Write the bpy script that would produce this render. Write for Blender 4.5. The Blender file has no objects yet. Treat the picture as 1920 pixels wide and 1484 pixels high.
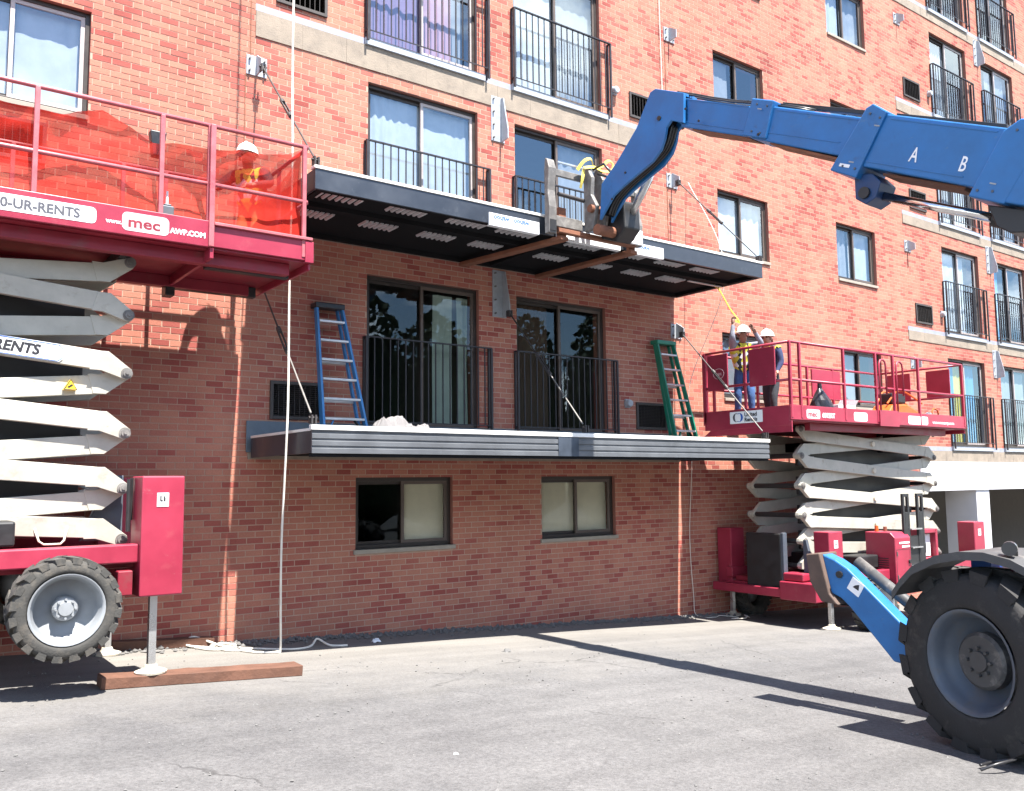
import bpy, bmesh, math, random
from mathutils import Vector, Matrix, noise
random.seed(7)
S = bpy.context.scene
COL = S.collection
R = math.radians

# ------------------------------------------------------------------ camera
CAM_D = 10.2937
yaw, pitch, roll = 0.633854, 0.0980398, -0.0104644
fw = Vector((math.sin(yaw) * math.cos(pitch), math.cos(yaw) * math.cos(pitch), math.sin(pitch)))
rt = Vector((math.cos(yaw), -math.sin(yaw), 0))
up = rt.cross(fw)
r2 = rt * math.cos(roll) + up * math.sin(roll)
u2 = -rt * math.sin(roll) + up * math.cos(roll)
cam = bpy.data.cameras.new('camera'); cob = bpy.data.objects.new('camera', cam); COL.objects.link(cob)
m = Matrix.Identity(4)
for i in range(3):
    m[i][0] = r2[i]; m[i][1] = u2[i]; m[i][2] = -fw[i]
m.translation = Vector((0, -CAM_D, 0))
cob.matrix_world = m
cam.sensor_fit = 'HORIZONTAL'; cam.sensor_width = 36; cam.lens = 1650 / 1920 * 36
cam.clip_start = 0.05; cam.clip_end = 2000
S.camera = cob

# ------------------------------------------------------------------ light
SUN = Vector((0.052, -0.45, 1.0)).normalized()
w = bpy.data.worlds.new('World'); S.world = w; w.use_nodes = True
nt = w.node_tree; nt.nodes.clear()
out = nt.nodes.new('ShaderNodeOutputWorld'); bg = nt.nodes.new('ShaderNodeBackground')
sky = nt.nodes.new('ShaderNodeTexSky'); sky.sky_type = 'NISHITA'; sky.sun_disc = False
sky.sun_elevation = math.asin(SUN.z); sky.sun_rotation = math.pi
sky.air_density = 1.0; sky.dust_density = 0.15; sky.ozone_density = 2.0
tc = nt.nodes.new('ShaderNodeTexCoord'); mp = nt.nodes.new('ShaderNodeMapping'); mp.inputs['Scale'].default_value = (1, 1, 2.2)
nz = nt.nodes.new('ShaderNodeTexNoise'); nz.inputs['Scale'].default_value = 4.2; nz.inputs['Detail'].default_value = 8; nz.inputs['Roughness'].default_value = 0.58
rp = nt.nodes.new('ShaderNodeValToRGB'); rp.color_ramp.elements[0].position = 0.51; rp.color_ramp.elements[1].position = 0.66
bw = nt.nodes.new('ShaderNodeRGBToBW'); mu = nt.nodes.new('ShaderNodeMath'); mu.operation = 'MULTIPLY'; mu.inputs[1].default_value = 3.6
mx = nt.nodes.new('ShaderNodeMixRGB')
nt.links.new(tc.outputs['Generated'], mp.inputs['Vector']); nt.links.new(mp.outputs['Vector'], nz.inputs['Vector'])
nt.links.new(nz.outputs['Fac'], rp.inputs['Fac']); nt.links.new(rp.outputs['Color'], mx.inputs['Fac'])
nt.links.new(sky.outputs['Color'], mx.inputs['Color1']); nt.links.new(sky.outputs['Color'], bw.inputs['Color'])
nt.links.new(bw.outputs['Val'], mu.inputs[0]); nt.links.new(mu.outputs['Value'], mx.inputs['Color2'])
nt.links.new(mx.outputs['Color'], bg.inputs['Color']); nt.links.new(bg.outputs['Background'], out.inputs['Surface'])
bg.inputs['Strength'].default_value = 0.10
sl = bpy.data.lights.new('sun', 'SUN'); sl.energy = 5.0; sl.angle = R(0.53); sl.color = (1.0, 0.955, 0.89)
so = bpy.data.objects.new('sun', sl); COL.objects.link(so); so.rotation_euler = SUN.to_track_quat('Z', 'Y').to_euler()
S.view_settings.view_transform = 'Standard'; S.view_settings.look = 'None'
S.view_settings.exposure = 1.88; S.view_settings.gamma = 1.0; S.view_settings.use_curve_mapping = False
S.cycles.max_bounces = 8; S.cycles.transparent_max_bounces = 16; S.cycles.caustics_reflective = False; S.cycles.caustics_refractive = False
S.cycles.use_denoising = True

# ------------------------------------------------------------------ materials
MATS = {}
def mat(name, col, rough=0.6, metal=0.0, var=0.12, scale=6.0, bump=0.0, bscale=40.0, dirt=None, spec=0.5, chips=None):
    """Principled with two noise layers: broad tone variation, optional dirt colour (shape of its own), fine bump."""
    if name in MATS: return MATS[name]
    ma = bpy.data.materials.new(name); ma.use_nodes = True; MATS[name] = ma
    t = ma.node_tree; b = t.nodes['Principled BSDF']
    b.inputs['Roughness'].default_value = rough; b.inputs['Metallic'].default_value = metal
    b.inputs['Specular IOR Level'].default_value = spec
    co = t.nodes.new('ShaderNodeTexCoord')
    n1 = t.nodes.new('ShaderNodeTexNoise'); n1.inputs['Scale'].default_value = scale; n1.inputs['Detail'].default_value = 6; n1.inputs['Roughness'].default_value = 0.6
    t.links.new(co.outputs['Object'], n1.inputs['Vector'])
    hs = t.nodes.new('ShaderNodeHueSaturation'); hs.inputs['Color'].default_value = (*col, 1)
    mr = t.nodes.new('ShaderNodeMapRange'); mr.inputs[1].default_value = 0.3; mr.inputs[2].default_value = 0.7
    mr.inputs[3].default_value = 1 - var; mr.inputs[4].default_value = 1 + var
    t.links.new(n1.outputs['Fac'], mr.inputs[0]); t.links.new(mr.outputs[0], hs.inputs['Value'])
    last = hs.outputs['Color']
    if dirt:
        n2 = t.nodes.new('ShaderNodeTexNoise'); n2.inputs['Scale'].default_value = dirt[3] if len(dirt) > 3 else 3.0
        n2.inputs['Detail'].default_value = 9; n2.inputs['Roughness'].default_value = 0.7
        t.links.new(co.outputs['Object'], n2.inputs['Vector'])
        cr = t.nodes.new('ShaderNodeMapRange'); cr.inputs[1].default_value = dirt[1]; cr.inputs[2].default_value = dirt[1] + 0.13
        cr.inputs[4].default_value = dirt[2]
        mi = t.nodes.new('ShaderNodeMixRGB'); mi.inputs['Color2'].default_value = (*dirt[0], 1)
        t.links.new(n2.outputs['Fac'], cr.inputs[0]); t.links.new(cr.outputs[0], mi.inputs['Fac']); t.links.new(last, mi.inputs['Color1'])
        last = mi.outputs['Color']
    if chips:   # scuffs and chips: (colour, threshold, amount, scale, stretch)
        mpc = t.nodes.new('ShaderNodeMapping'); mpc.inputs['Scale'].default_value = chips[4]
        nc = t.nodes.new('ShaderNodeTexNoise'); nc.inputs['Scale'].default_value = chips[3]; nc.inputs['Detail'].default_value = 10; nc.inputs['Roughness'].default_value = 0.75
        t.links.new(co.outputs['Object'], mpc.inputs['Vector']); t.links.new(mpc.outputs['Vector'], nc.inputs['Vector'])
        cc = t.nodes.new('ShaderNodeMapRange'); cc.inputs[1].default_value = chips[1]; cc.inputs[2].default_value = chips[1] + 0.04; cc.inputs[4].default_value = chips[2]
        mk = t.nodes.new('ShaderNodeMixRGB'); mk.inputs['Color2'].default_value = (*chips[0], 1)
        t.links.new(nc.outputs['Fac'], cc.inputs[0]); t.links.new(cc.outputs[0], mk.inputs['Fac']); t.links.new(last, mk.inputs['Color1'])
        last = mk.outputs['Color']
    t.links.new(last, b.inputs['Base Color'])
    rr = t.nodes.new('ShaderNodeMapRange'); rr.inputs[1].default_value = 0.3; rr.inputs[2].default_value = 0.7
    rr.inputs[3].default_value = max(0.03, rough - 0.1); rr.inputs[4].default_value = min(1, rough + 0.1)
    t.links.new(n1.outputs['Fac'], rr.inputs[0]); t.links.new(rr.outputs[0], b.inputs['Roughness'])
    if bump:
        n3 = t.nodes.new('ShaderNodeTexNoise'); n3.inputs['Scale'].default_value = bscale; n3.inputs['Detail'].default_value = 5
        t.links.new(co.outputs['Object'], n3.inputs['Vector'])
        bp = t.nodes.new('ShaderNodeBump'); bp.inputs['Strength'].default_value = bump; bp.inputs['Distance'].default_value = 0.01
        t.links.new(n3.outputs['Fac'], bp.inputs['Height']); t.links.new(bp.outputs['Normal'], b.inputs['Normal'])
    return ma

def brick_mat(name, per_object):
    ma = bpy.data.materials.new(name); ma.use_nodes = True
    t = ma.node_tree; b = t.nodes['Principled BSDF']; b.inputs['Roughness'].default_value = 0.85; b.inputs['Specular IOR Level'].default_value = 0.25
    if per_object:
        src = t.nodes.new('ShaderNodeObjectInfo').outputs['Random']
    else:
        src = t.nodes.new('ShaderNodeNewGeometry').outputs['Random Per Island']
    cr = t.nodes.new('ShaderNodeValToRGB'); cr.color_ramp.interpolation = 'LINEAR'
    stops = [(0.0, (0.235, 0.054, 0.044)), (0.14, (0.295, 0.077, 0.062)), (0.30, (0.345, 0.108, 0.083)), (0.42, (0.385, 0.146, 0.103)),
             (0.72, (0.410, 0.170, 0.118)), (0.9, (0.430, 0.190, 0.130)), (1.0, (0.385, 0.148, 0.108))]
    el = cr.color_ramp.elements
    el[0].position, el[0].color = stops[0][0], (*stops[0][1], 1); el[1].position, el[1].color = stops[-1][0], (*stops[-1][1], 1)
    for p_, c_ in stops[1:-1]:
        e = el.new(p_); e.color = (*c_, 1)
    geo = t.nodes.new('ShaderNodeNewGeometry')
    # clusters of redder and paler batches
    nb = t.nodes.new('ShaderNodeTexNoise'); nb.inputs['Scale'].default_value = 0.9; nb.inputs['Detail'].default_value = 3; t.links.new(geo.outputs['Position'], nb.inputs['Vector'])
    m1 = t.nodes.new('ShaderNodeMath'); m1.operation = 'MULTIPLY_ADD'; m1.inputs[1].default_value = 0.66; t.links.new(src, m1.inputs[0])
    m2 = t.nodes.new('ShaderNodeMapRange'); m2.inputs[1].default_value = 0.3; m2.inputs[2].default_value = 0.7; m2.inputs[3].default_value = -0.05; m2.inputs[4].default_value = 0.36; t.links.new(nb.outputs['Fac'], m2.inputs[0]); t.links.new(m2.outputs[0], m1.inputs[2])
    t.links.new(m1.outputs[0], cr.inputs['Fac'])
    n1 = t.nodes.new('ShaderNodeTexNoise'); n1.inputs['Scale'].default_value = 0.55; n1.inputs['Detail'].default_value = 5
    n2 = t.nodes.new('ShaderNodeTexNoise'); n2.inputs['Scale'].default_value = 55; n2.inputs['Detail'].default_value = 3
    t.links.new(geo.outputs['Position'], n1.inputs['Vector']); t.links.new(geo.outputs['Position'], n2.inputs['Vector'])
    ad = t.nodes.new('ShaderNodeMath'); ad.operation = 'ADD'; t.links.new(n1.outputs['Fac'], ad.inputs[0]); t.links.new(n2.outputs['Fac'], ad.inputs[1])
    mr = t.nodes.new('ShaderNodeMapRange'); mr.inputs[1].default_value = 0.6; mr.inputs[2].default_value = 1.4; mr.inputs[3].default_value = 0.82; mr.inputs[4].default_value = 1.16
    # rain streaks and broad drift of tone over the facade
    mps = t.nodes.new('ShaderNodeMapping'); mps.inputs['Scale'].default_value = (2.6, 1, 0.16); t.links.new(geo.outputs['Position'], mps.inputs['Vector'])
    ns = t.nodes.new('ShaderNodeTexNoise'); ns.inputs['Scale'].default_value = 1.0; ns.inputs['Detail'].default_value = 5; t.links.new(mps.outputs['Vector'], ns.inputs['Vector'])
    a2 = t.nodes.new('ShaderNodeMath'); a2.operation = 'MULTIPLY_ADD'; a2.inputs[1].default_value = 0.9; t.links.new(ns.outputs['Fac'], a2.inputs[0])
    a3 = t.nodes.new('ShaderNodeMath'); a3.operation = 'SUBTRACT'; a3.inputs[1].default_value = 0.45; t.links.new(ad.outputs[0], a3.inputs[0]); t.links.new(a3.outputs[0], a2.inputs[2])
    t.links.new(a2.outputs[0], mr.inputs[0])
    hs = t.nodes.new('ShaderNodeHueSaturation'); hs.inputs['Saturation'].default_value = 1.0
    t.links.new(mr.outputs[0], hs.inputs['Value']); t.links.new(cr.outputs['Color'], hs.inputs['Color']); t.links.new(hs.outputs['Color'], b.inputs['Base Color'])
    bp = t.nodes.new('ShaderNodeBump'); bp.inputs['Strength'].default_value = 0.35; bp.inputs['Distance'].default_value = 0.004
    t.links.new(n2.outputs['Fac'], bp.inputs['Height']); t.links.new(bp.outputs['Normal'], b.inputs['Normal'])
    MATS[name] = ma
    return ma
brick_mat('brick_face', False); brick_mat('brick_piece', True)

def glass_mat(name, tint, ior):
    ma = bpy.data.materials.new(name); ma.use_nodes = True; t = ma.node_tree; t.nodes.clear()
    o = t.nodes.new('ShaderNodeOutputMaterial'); mi = t.nodes.new('ShaderNodeMixShader')
    tr = t.nodes.new('ShaderNodeBsdfTransparent'); tr.inputs['Color'].default_value = (*tint, 1)
    gl = t.nodes.new('ShaderNodeBsdfGlossy'); gl.inputs['Roughness'].default_value = 0.0; gl.inputs['Color'].default_value = (0.78, 0.92, 1.0, 1)
    fr = t.nodes.new('ShaderNodeFresnel')
    # a pane reflects the same from either side: give the node the reciprocal index on back faces
    ge = t.nodes.new('ShaderNodeNewGeometry'); ir = t.nodes.new('ShaderNodeMapRange'); ir.inputs[3].default_value = ior; ir.inputs[4].default_value = 1.0 / ior
    t.links.new(ge.outputs['Backfacing'], ir.inputs[0]); t.links.new(ir.outputs[0], fr.inputs['IOR'])
    co = t.nodes.new('ShaderNodeTexCoord'); n = t.nodes.new('ShaderNodeTexNoise'); n.inputs['Scale'].default_value = 1.6
    bp = t.nodes.new('ShaderNodeBump'); bp.inputs['Strength'].default_value = 0.06; bp.inputs['Distance'].default_value = 0.02
    t.links.new(co.outputs['Object'], n.inputs['Vector']); t.links.new(n.outputs['Fac'], bp.inputs['Height']); t.links.new(bp.outputs['Normal'], gl.inputs['Normal'])
    t.links.new(fr.outputs[0], mi.inputs[0]); t.links.new(tr.outputs[0], mi.inputs[1]); t.links.new(gl.outputs[0], mi.inputs[2]); t.links.new(mi.outputs[0], o.inputs['Surface'])
    MATS[name] = ma
glass_mat('window_glass', (0.72, 0.77, 0.81), 2.4); glass_mat('door_glass', (0.80, 0.83, 0.80), 1.5); glass_mat('clear_glass', (0.92, 0.93, 0.92), 1.38)

def net_mat():
    ma = bpy.data.materials.new('orange_net'); ma.use_nodes = True; t = ma.node_tree; t.nodes.clear()
    o = t.nodes.new('ShaderNodeOutputMaterial'); mi = t.nodes.new('ShaderNodeMixShader'); m2 = t.nodes.new('ShaderNodeMixShader')
    tr = t.nodes.new('ShaderNodeBsdfTransparent'); df = t.nodes.new('ShaderNodeBsdfDiffuse'); tl = t.nodes.new('ShaderNodeBsdfTranslucent')
    df.inputs['Color'].default_value = (0.54, 0.046, 0.034, 1); tl.inputs['Color'].default_value = (0.58, 0.055, 0.035, 1)
    m2.inputs[0].default_value = 0.5
    co = t.nodes.new('ShaderNodeTexCoord'); n = t.nodes.new('ShaderNodeTexNoise'); n.inputs['Scale'].default_value = 2.5; n.inputs['Detail'].default_value = 4
    mr = t.nodes.new('ShaderNodeMapRange'); mr.inputs[1].default_value = 0.3; mr.inputs[2].default_value = 0.7; mr.inputs[3].default_value = 0.58; mr.inputs[4].default_value = 0.86
    t.links.new(co.outputs['Object'], n.inputs['Vector']); t.links.new(n.outputs['Fac'], mr.inputs[0]); t.links.new(mr.outputs[0], mi.inputs[0])
    t.links.new(df.outputs[0], m2.inputs[1]); t.links.new(tl.outputs[0], m2.inputs[2])
    t.links.new(tr.outputs[0], mi.inputs[1]); t.links.new(m2.outputs[0], mi.inputs[2]); t.links.new(mi.outputs[0], o.inputs['Surface'])
    MATS['orange_net'] = ma
net_mat()

def ground_mat():
    ma = bpy.data.materials.new('asphalt'); ma.use_nodes = True; t = ma.node_tree; b = t.nodes['Principled BSDF']
    b.inputs['Roughness'].default_value = 0.9; b.inputs['Specular IOR Level'].default_value = 0.2
    g = t.nodes.new('ShaderNodeNewGeometry')
    def nz(s, d=6, r=0.6):
        n = t.nodes.new('ShaderNodeTexNoise'); n.inputs['Scale'].default_value = s; n.inputs['Detail'].default_value = d; n.inputs['Roughness'].default_value = r
        t.links.new(g.outputs['Position'], n.inputs['Vector']); return n
    broad, mid, fine = nz(0.35), nz(2.3, 8, 0.7), nz(27, 8, 1.0)
    vo = t.nodes.new('ShaderNodeTexVoronoi'); vo.inputs['Scale'].default_value = 75; t.links.new(g.outputs['Position'], vo.inputs['Vector'])
    base = t.nodes.new('ShaderNodeValToRGB')
    base.color_ramp.elements[0].position = 0.33; base.color_ramp.elements[0].color = (0.0830, 0.0810, 0.0815, 1)
    base.color_ramp.elements[1].position = 0.66; base.color_ramp.elements[1].color = (0.1340, 0.1300, 0.1280, 1)
    mixn = t.nodes.new('ShaderNodeMath'); mixn.operation = 'MULTIPLY_ADD'; mixn.inputs[1].default_value = 0.45
    t.links.new(mid.outputs['Fac'], mixn.inputs[0])
    h = t.nodes.new('ShaderNodeMath'); h.operation = 'MULTIPLY'; h.inputs[1].default_value = 0.55; t.links.new(broad.outputs['Fac'], h.inputs[0]); t.links.new(h.outputs[0], mixn.inputs[2])
    t.links.new(mixn.outputs[0], base.inputs['Fac'])
    # aggregate grain
    gr = t.nodes.new('ShaderNodeMapRange'); gr.inputs[1].default_value = 0.36; gr.inputs[2].default_value = 0.64; gr.inputs[3].default_value = 0.50; gr.inputs[4].default_value = 1.52
    t.links.new(fine.outputs['Fac'], gr.inputs[0])
    hv = t.nodes.new('ShaderNodeHueSaturation'); t.links.new(gr.outputs[0], hv.inputs['Value']); t.links.new(base.outputs['Color'], hv.inputs['Color'])
    # pale mortar dust spilt along the foot of the wall, ragged edge
    sp = t.nodes.new('ShaderNodeSeparateXYZ'); t.links.new(g.outputs['Position'], sp.inputs[0])
    dn = nz(1.1, 8, 0.7)
    ds = t.nodes.new('ShaderNodeMath'); ds.operation = 'MULTIPLY_ADD'; ds.inputs[1].default_value = 3.2; t.links.new(dn.outputs['Fac'], ds.inputs[0]); t.links.new(sp.outputs['Y'], ds.inputs[2])
    dm = t.nodes.new('ShaderNodeMapRange'); dm.inputs[1].default_value = -2.0; dm.inputs[2].default_value = 0.9; dm.inputs[4].default_value = 0.7; t.links.new(ds.outputs[0], dm.inputs[0])
    du = t.nodes.new('ShaderNodeMixRGB'); du.inputs['Color2'].default_value = (0.2130, 0.1988, 0.1775, 1)
    t.links.new(dm.outputs[0], du.inputs['Fac']); t.links.new(hv.outputs['Color'], du.inputs['Color1'])
    # oil stains
    st = nz(0.9, 7, 0.65); sm = t.nodes.new('ShaderNodeMapRange'); sm.inputs[1].default_value = 0.62; sm.inputs[2].default_value = 0.74; sm.inputs[4].default_value = 0.4
    t.links.new(st.outputs['Fac'], sm.inputs[0])
    ms = t.nodes.new('ShaderNodeMixRGB'); ms.inputs['Color2'].default_value = (0.0398, 0.0383, 0.0383, 1)
    t.links.new(sm.outputs[0], ms.inputs['Fac']); t.links.new(du.outputs['Color'], ms.inputs['Color1']); t.links.new(ms.outputs['Color'], b.inputs['Base Color'])
    # sealed cracks: thin cell borders, broken up by noise; tyre-scuff streaks along the lot
    wv = t.nodes.new('ShaderNodeMixRGB'); wv.blend_type = 'ADD'; wv.inputs['Fac'].default_value = 0.55
    wn_ = nz(1.6, 4, 0.6); t.links.new(g.outputs['Position'], wv.inputs['Color1']); t.links.new(wn_.outputs['Color'], wv.inputs['Color2'])
    cv = t.nodes.new('ShaderNodeTexVoronoi'); cv.feature = 'DISTANCE_TO_EDGE'; cv.inputs['Scale'].default_value = 0.42; t.links.new(wv.outputs['Color'], cv.inputs['Vector'])
    cm = t.nodes.new('ShaderNodeMapRange'); cm.inputs[1].default_value = 0.0025; cm.inputs[2].default_value = 0.008; cm.inputs[3].default_value = 1.0; cm.inputs[4].default_value = 0.0; t.links.new(cv.outputs['Distance'], cm.inputs[0])
    cg = nz(0.7, 3, 0.6); cgm = t.nodes.new('ShaderNodeMapRange'); cgm.inputs[1].default_value = 0.54; cgm.inputs[2].default_value = 0.64; cgm.inputs[4].default_value = 0.5; t.links.new(cg.outputs['Fac'], cgm.inputs[0])
    cf = t.nodes.new('ShaderNodeMath'); cf.operation = 'MULTIPLY'; t.links.new(cm.outputs[0], cf.inputs[0]); t.links.new(cgm.outputs[0], cf.inputs[1])
    mc = t.nodes.new('ShaderNodeMixRGB'); mc.inputs['Color2'].default_value = (0.0284, 0.0270, 0.0270, 1); t.links.new(cf.outputs[0], mc.inputs['Fac']); t.links.new(ms.outputs['Color'], mc.inputs['Color1'])
    mpg = t.nodes.new('ShaderNodeMapping'); mpg.inputs['Scale'].default_value = (0.22, 3.4, 1); t.links.new(g.outputs['Position'], mpg.inputs['Vector'])
    sn = t.nodes.new('ShaderNodeTexNoise'); sn.inputs['Scale'].default_value = 1.0; sn.inputs['Detail'].default_value = 6; t.links.new(mpg.outputs['Vector'], sn.inputs['Vector'])
    sr = t.nodes.new('ShaderNodeMapRange'); sr.inputs[1].default_value = 0.35; sr.inputs[2].default_value = 0.65; sr.inputs[3].default_value = 0.92; sr.inputs[4].default_value = 1.08; t.links.new(sn.outputs['Fac'], sr.inputs[0])
    hv2 = t.nodes.new('ShaderNodeHueSaturation'); t.links.new(sr.outputs[0], hv2.inputs['Value']); t.links.new(mc.outputs['Color'], hv2.inputs['Color']); t.links.new(hv2.outputs['Color'], b.inputs['Base Color'])
    bp = t.nodes.new('ShaderNodeBump'); bp.inputs['Strength'].default_value = 0.5; bp.inputs['Distance'].default_value = 0.006
    t.links.new(vo.outputs['Distance'], bp.inputs['Height']); t.links.new(bp.outputs['Normal'], b.inputs['Normal'])
    MATS['asphalt'] = ma
ground_mat()

mat('mortar', (0.42, 0.285, 0.215), 0.95, var=0.12, scale=9, bump=0.3, bscale=90)
mat('concrete', (0.26, 0.215, 0.17), 0.9, var=0.2, scale=3.5, bump=0.5, bscale=60, dirt=((0.17, 0.14, 0.115), 0.54, 0.6, 5))
mat('membrane', (0.27, 0.285, 0.36), 0.7, var=0.15, scale=4, dirt=((0.28, 0.25, 0.23), 0.55, 0.7, 6))
mat('sill_stone', (0.30, 0.265, 0.22), 0.85, var=0.12, scale=8)
mat('white_concrete', (0.60, 0.60, 0.62), 0.85, var=0.06, scale=2)
mat('bronze_frame', (0.035, 0.026, 0.022), 0.45, var=0.15)
mat('grey_frame', (0.10, 0.075, 0.062), 0.5, var=0.15)
mat('alu_frame', (0.42, 0.36, 0.34), 0.5, 0.3, var=0.1)
mat('rail_black', (0.025, 0.022, 0.025), 0.45, var=0.2)
mat('grille_dark', (0.05, 0.042, 0.038), 0.6, var=0.2)
mat('galv', (0.36, 0.385, 0.42), 0.5, 0.2, var=0.12, scale=14, dirt=((0.38, 0.36, 0.36), 0.55, 0.5, 9))
mat('galv_dark', (0.13, 0.16, 0.19), 0.55, 0.4, var=0.15, scale=10)
mat('steel_rod', (0.045, 0.04, 0.04), 0.6, 0.1, var=0.2)
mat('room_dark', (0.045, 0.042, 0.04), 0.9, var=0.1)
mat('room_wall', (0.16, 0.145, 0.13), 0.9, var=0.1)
for nm, c in dict(curtain_green=(0.34, 0.40, 0.36), curtain_white=(0.62, 0.64, 0.66), curtain_grey=(0.36, 0.37, 0.39), curtain_purple=(0.36, 0.24, 0.38), curtain_pink=(0.62, 0.36, 0.44),
                  curtain_beige=(0.62, 0.55, 0.44), curtain_tan=(0.07, 0.04, 0.028), curtain_blue=(0.10, 0.32, 0.55), curtain_yellow=(0.72, 0.60, 0.08)).items():
    mat(nm, c, 0.9, var=0.1, scale=5)
mat('blind_beige', (0.78, 0.72, 0.55), 0.8, var=0.05)
mat('fascia_dark', (0.058, 0.067, 0.083), 0.38, 0.5, var=0.2, scale=3, dirt=((0.13, 0.14, 0.15), 0.58, 0.5, 7))
mat('fascia_grey', (0.15, 0.157, 0.168), 0.4, 0.4, var=0.1, scale=3, dirt=((0.24, 0.25, 0.27), 0.6, 0.5, 5))
mat('fascia_patch', (0.07, 0.085, 0.11), 0.4, 0.4)
mat('coping_white', (0.78, 0.76, 0.72), 0.5, var=0.05)
mat('soffit_black', (0.012, 0.012, 0.013), 0.9, var=0.3, scale=2, spec=0.1)
mat('deck_metal', (0.50, 0.50, 0.51), 0.45, 0.0, var=0.15)
mat('rust', (0.21, 0.085, 0.048), 0.85, var=0.25, scale=7, bump=0.3)
mat('film_white', (0.78, 0.79, 0.80), 0.4, var=0.06, dirt=((0.5, 0.42, 0.34), 0.6, 0.6, 6))
mat('print_blue', (0.03, 0.12, 0.45), 0.5, var=0.0)
mat('lift_red', (0.295, 0.025, 0.052), 0.38, var=0.15, scale=2.5, dirt=((0.34, 0.08, 0.09), 0.58, 0.45, 4), chips=((0.30, 0.16, 0.16), 0.64, 0.6, 4.0, (1, 3, 2.5)))
mat('lift_red_dull', (0.22, 0.013, 0.028), 0.5, var=0.15, scale=3, dirt=((0.16, 0.05, 0.05), 0.55, 0.6, 4))
mat('arm_white', (0.40, 0.38, 0.325), 0.5, var=0.14, scale=3.5, bump=0.08, dirt=((0.24, 0.21, 0.165), 0.56, 0.6, 5), chips=((0.14, 0.085, 0.05), 0.66, 0.8, 6.0, (1, 1, 2)))
mat('black_paint', (0.018, 0.018, 0.019), 0.5, var=0.3)
mat('black_plastic', (0.02, 0.02, 0.022), 0.35, var=0.3)
mat('steel_bright', (0.56, 0.56, 0.56), 0.3, 0.8, var=0.12)
mat('steel_dirty', (0.16, 0.15, 0.14), 0.6, 0.2, var=0.3, scale=9, bump=0.2, dirt=((0.27, 0.255, 0.235), 0.54, 0.7, 9))
mat('pad_cream', (0.55, 0.50, 0.40), 0.8, var=0.15)
mat('tyre_dusty', (0.05, 0.048, 0.044), 0.9, var=0.25, scale=9, dirt=((0.115, 0.10, 0.082), 0.5, 0.6, 8), bump=0.3, bscale=60)
mat('tyre_black', (0.022, 0.021, 0.021), 0.85, var=0.3, scale=6, dirt=((0.06, 0.055, 0.05), 0.55, 0.6, 5), bump=0.3, bscale=60)
mat('rim_silver', (0.30, 0.315, 0.33), 0.45, 0.3, var=0.1, dirt=((0.30, 0.30, 0.28), 0.56, 0.5, 8))
mat('rim_grey', (0.075, 0.09, 0.115), 0.5, 0.1, var=0.15, dirt=((0.09, 0.085, 0.08), 0.5, 0.6, 6))
mat('boom_blue', (0.017, 0.135, 0.36), 0.42, var=0.16, scale=3, bump=0.06, bscale=12, dirt=((0.025, 0.06, 0.13), 0.60, 0.6, 5), chips=((0.10, 0.17, 0.25), 0.63, 0.55, 3.0, (3, 1.2, 4)))
mat('boom_blue_dark', (0.008, 0.038, 0.12), 0.45, var=0.15)
mat('fender_grey', (0.055, 0.054, 0.054), 0.6, var=0.2, scale=5, dirt=((0.22, 0.20, 0.18), 0.55, 0.6, 4))
mat('chrome', (0.72, 0.70, 0.70), 0.16, 1.0, var=0.03)
mat('decal_white', (0.82, 0.82, 0.82), 0.5, var=0.03)
mat('decal_black', (0.02, 0.02, 0.025), 0.5, var=0.0)
mat('decal_grey', (0.075, 0.075, 0.09), 0.5, var=0.0)
mat('decal_blue', (0.02, 0.10, 0.42), 0.5, var=0.0)
mat('decal_yellow', (0.80, 0.52, 0.03), 0.5, var=0.0)
mat('decal_pink', (0.74, 0.46, 0.48), 0.5, var=0.0)
mat('ladder_blue', (0.045, 0.20, 0.46), 0.45, var=0.12, scale=5)
mat('ladder_green', (0.008, 0.165, 0.105), 0.42, var=0.12, scale=5)
mat('alu_step', (0.68, 0.68, 0.68), 0.38, 0.6, var=0.1)
mat('rope_white', (0.74, 0.70, 0.62), 0.9, var=0.1, bump=0.4, bscale=160)
mat('strap_yellow', (0.72, 0.46, 0.04), 0.8, var=0.15)
mat('sling_yellow', (0.80, 0.62, 0.12), 0.85, var=0.15)
mat('timber', (0.115, 0.052, 0.032), 0.85, var=0.25, scale=5, bump=0.4, bscale=30, dirt=((0.09, 0.04, 0.025), 0.55, 0.5, 7))
mat('paint_worn', (0.16, 0.145, 0.11), 0.9, var=0.3, scale=20)
mat('foot_brown', (0.10, 0.065, 0.05), 0.85, var=0.25, scale=8)
mat('tarp_pale', (0.17, 0.16, 0.158), 0.85, var=0.1)
mat('bag_black', (0.016, 0.016, 0.02), 0.22, var=0.2)
mat('saw_orange', (0.55, 0.11, 0.02), 0.4, var=0.1)
mat('stone', (0.14, 0.135, 0.13), 0.95, var=0.3, scale=20)
mat('skin', (0.44, 0.235, 0.165), 0.55, var=0.06)
mat('skin_dark', (0.26, 0.13, 0.09), 0.55, var=0.06)
mat('vest_yellow', (0.52, 0.48, 0.04), 0.75, var=0.08, bump=0.9, bscale=14)
mat('vest_band', (0.62, 0.62, 0.60), 0.4, var=0.03)
mat('shirt_navy', (0.025, 0.033, 0.085), 0.9, var=0.15, bump=0.9, bscale=14)
mat('shirt_grey', (0.24, 0.25, 0.30), 0.9, var=0.15, bump=0.9, bscale=14)
mat('shirt_black', (0.02, 0.02, 0.024), 0.9, var=0.15, bump=0.9, bscale=14)
mat('jeans', (0.035, 0.09, 0.22), 0.9, var=0.2, scale=12, bump=0.9, bscale=14)
mat('pants_dark', (0.022, 0.026, 0.032), 0.9, var=0.2, bump=0.9, bscale=14)
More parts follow.
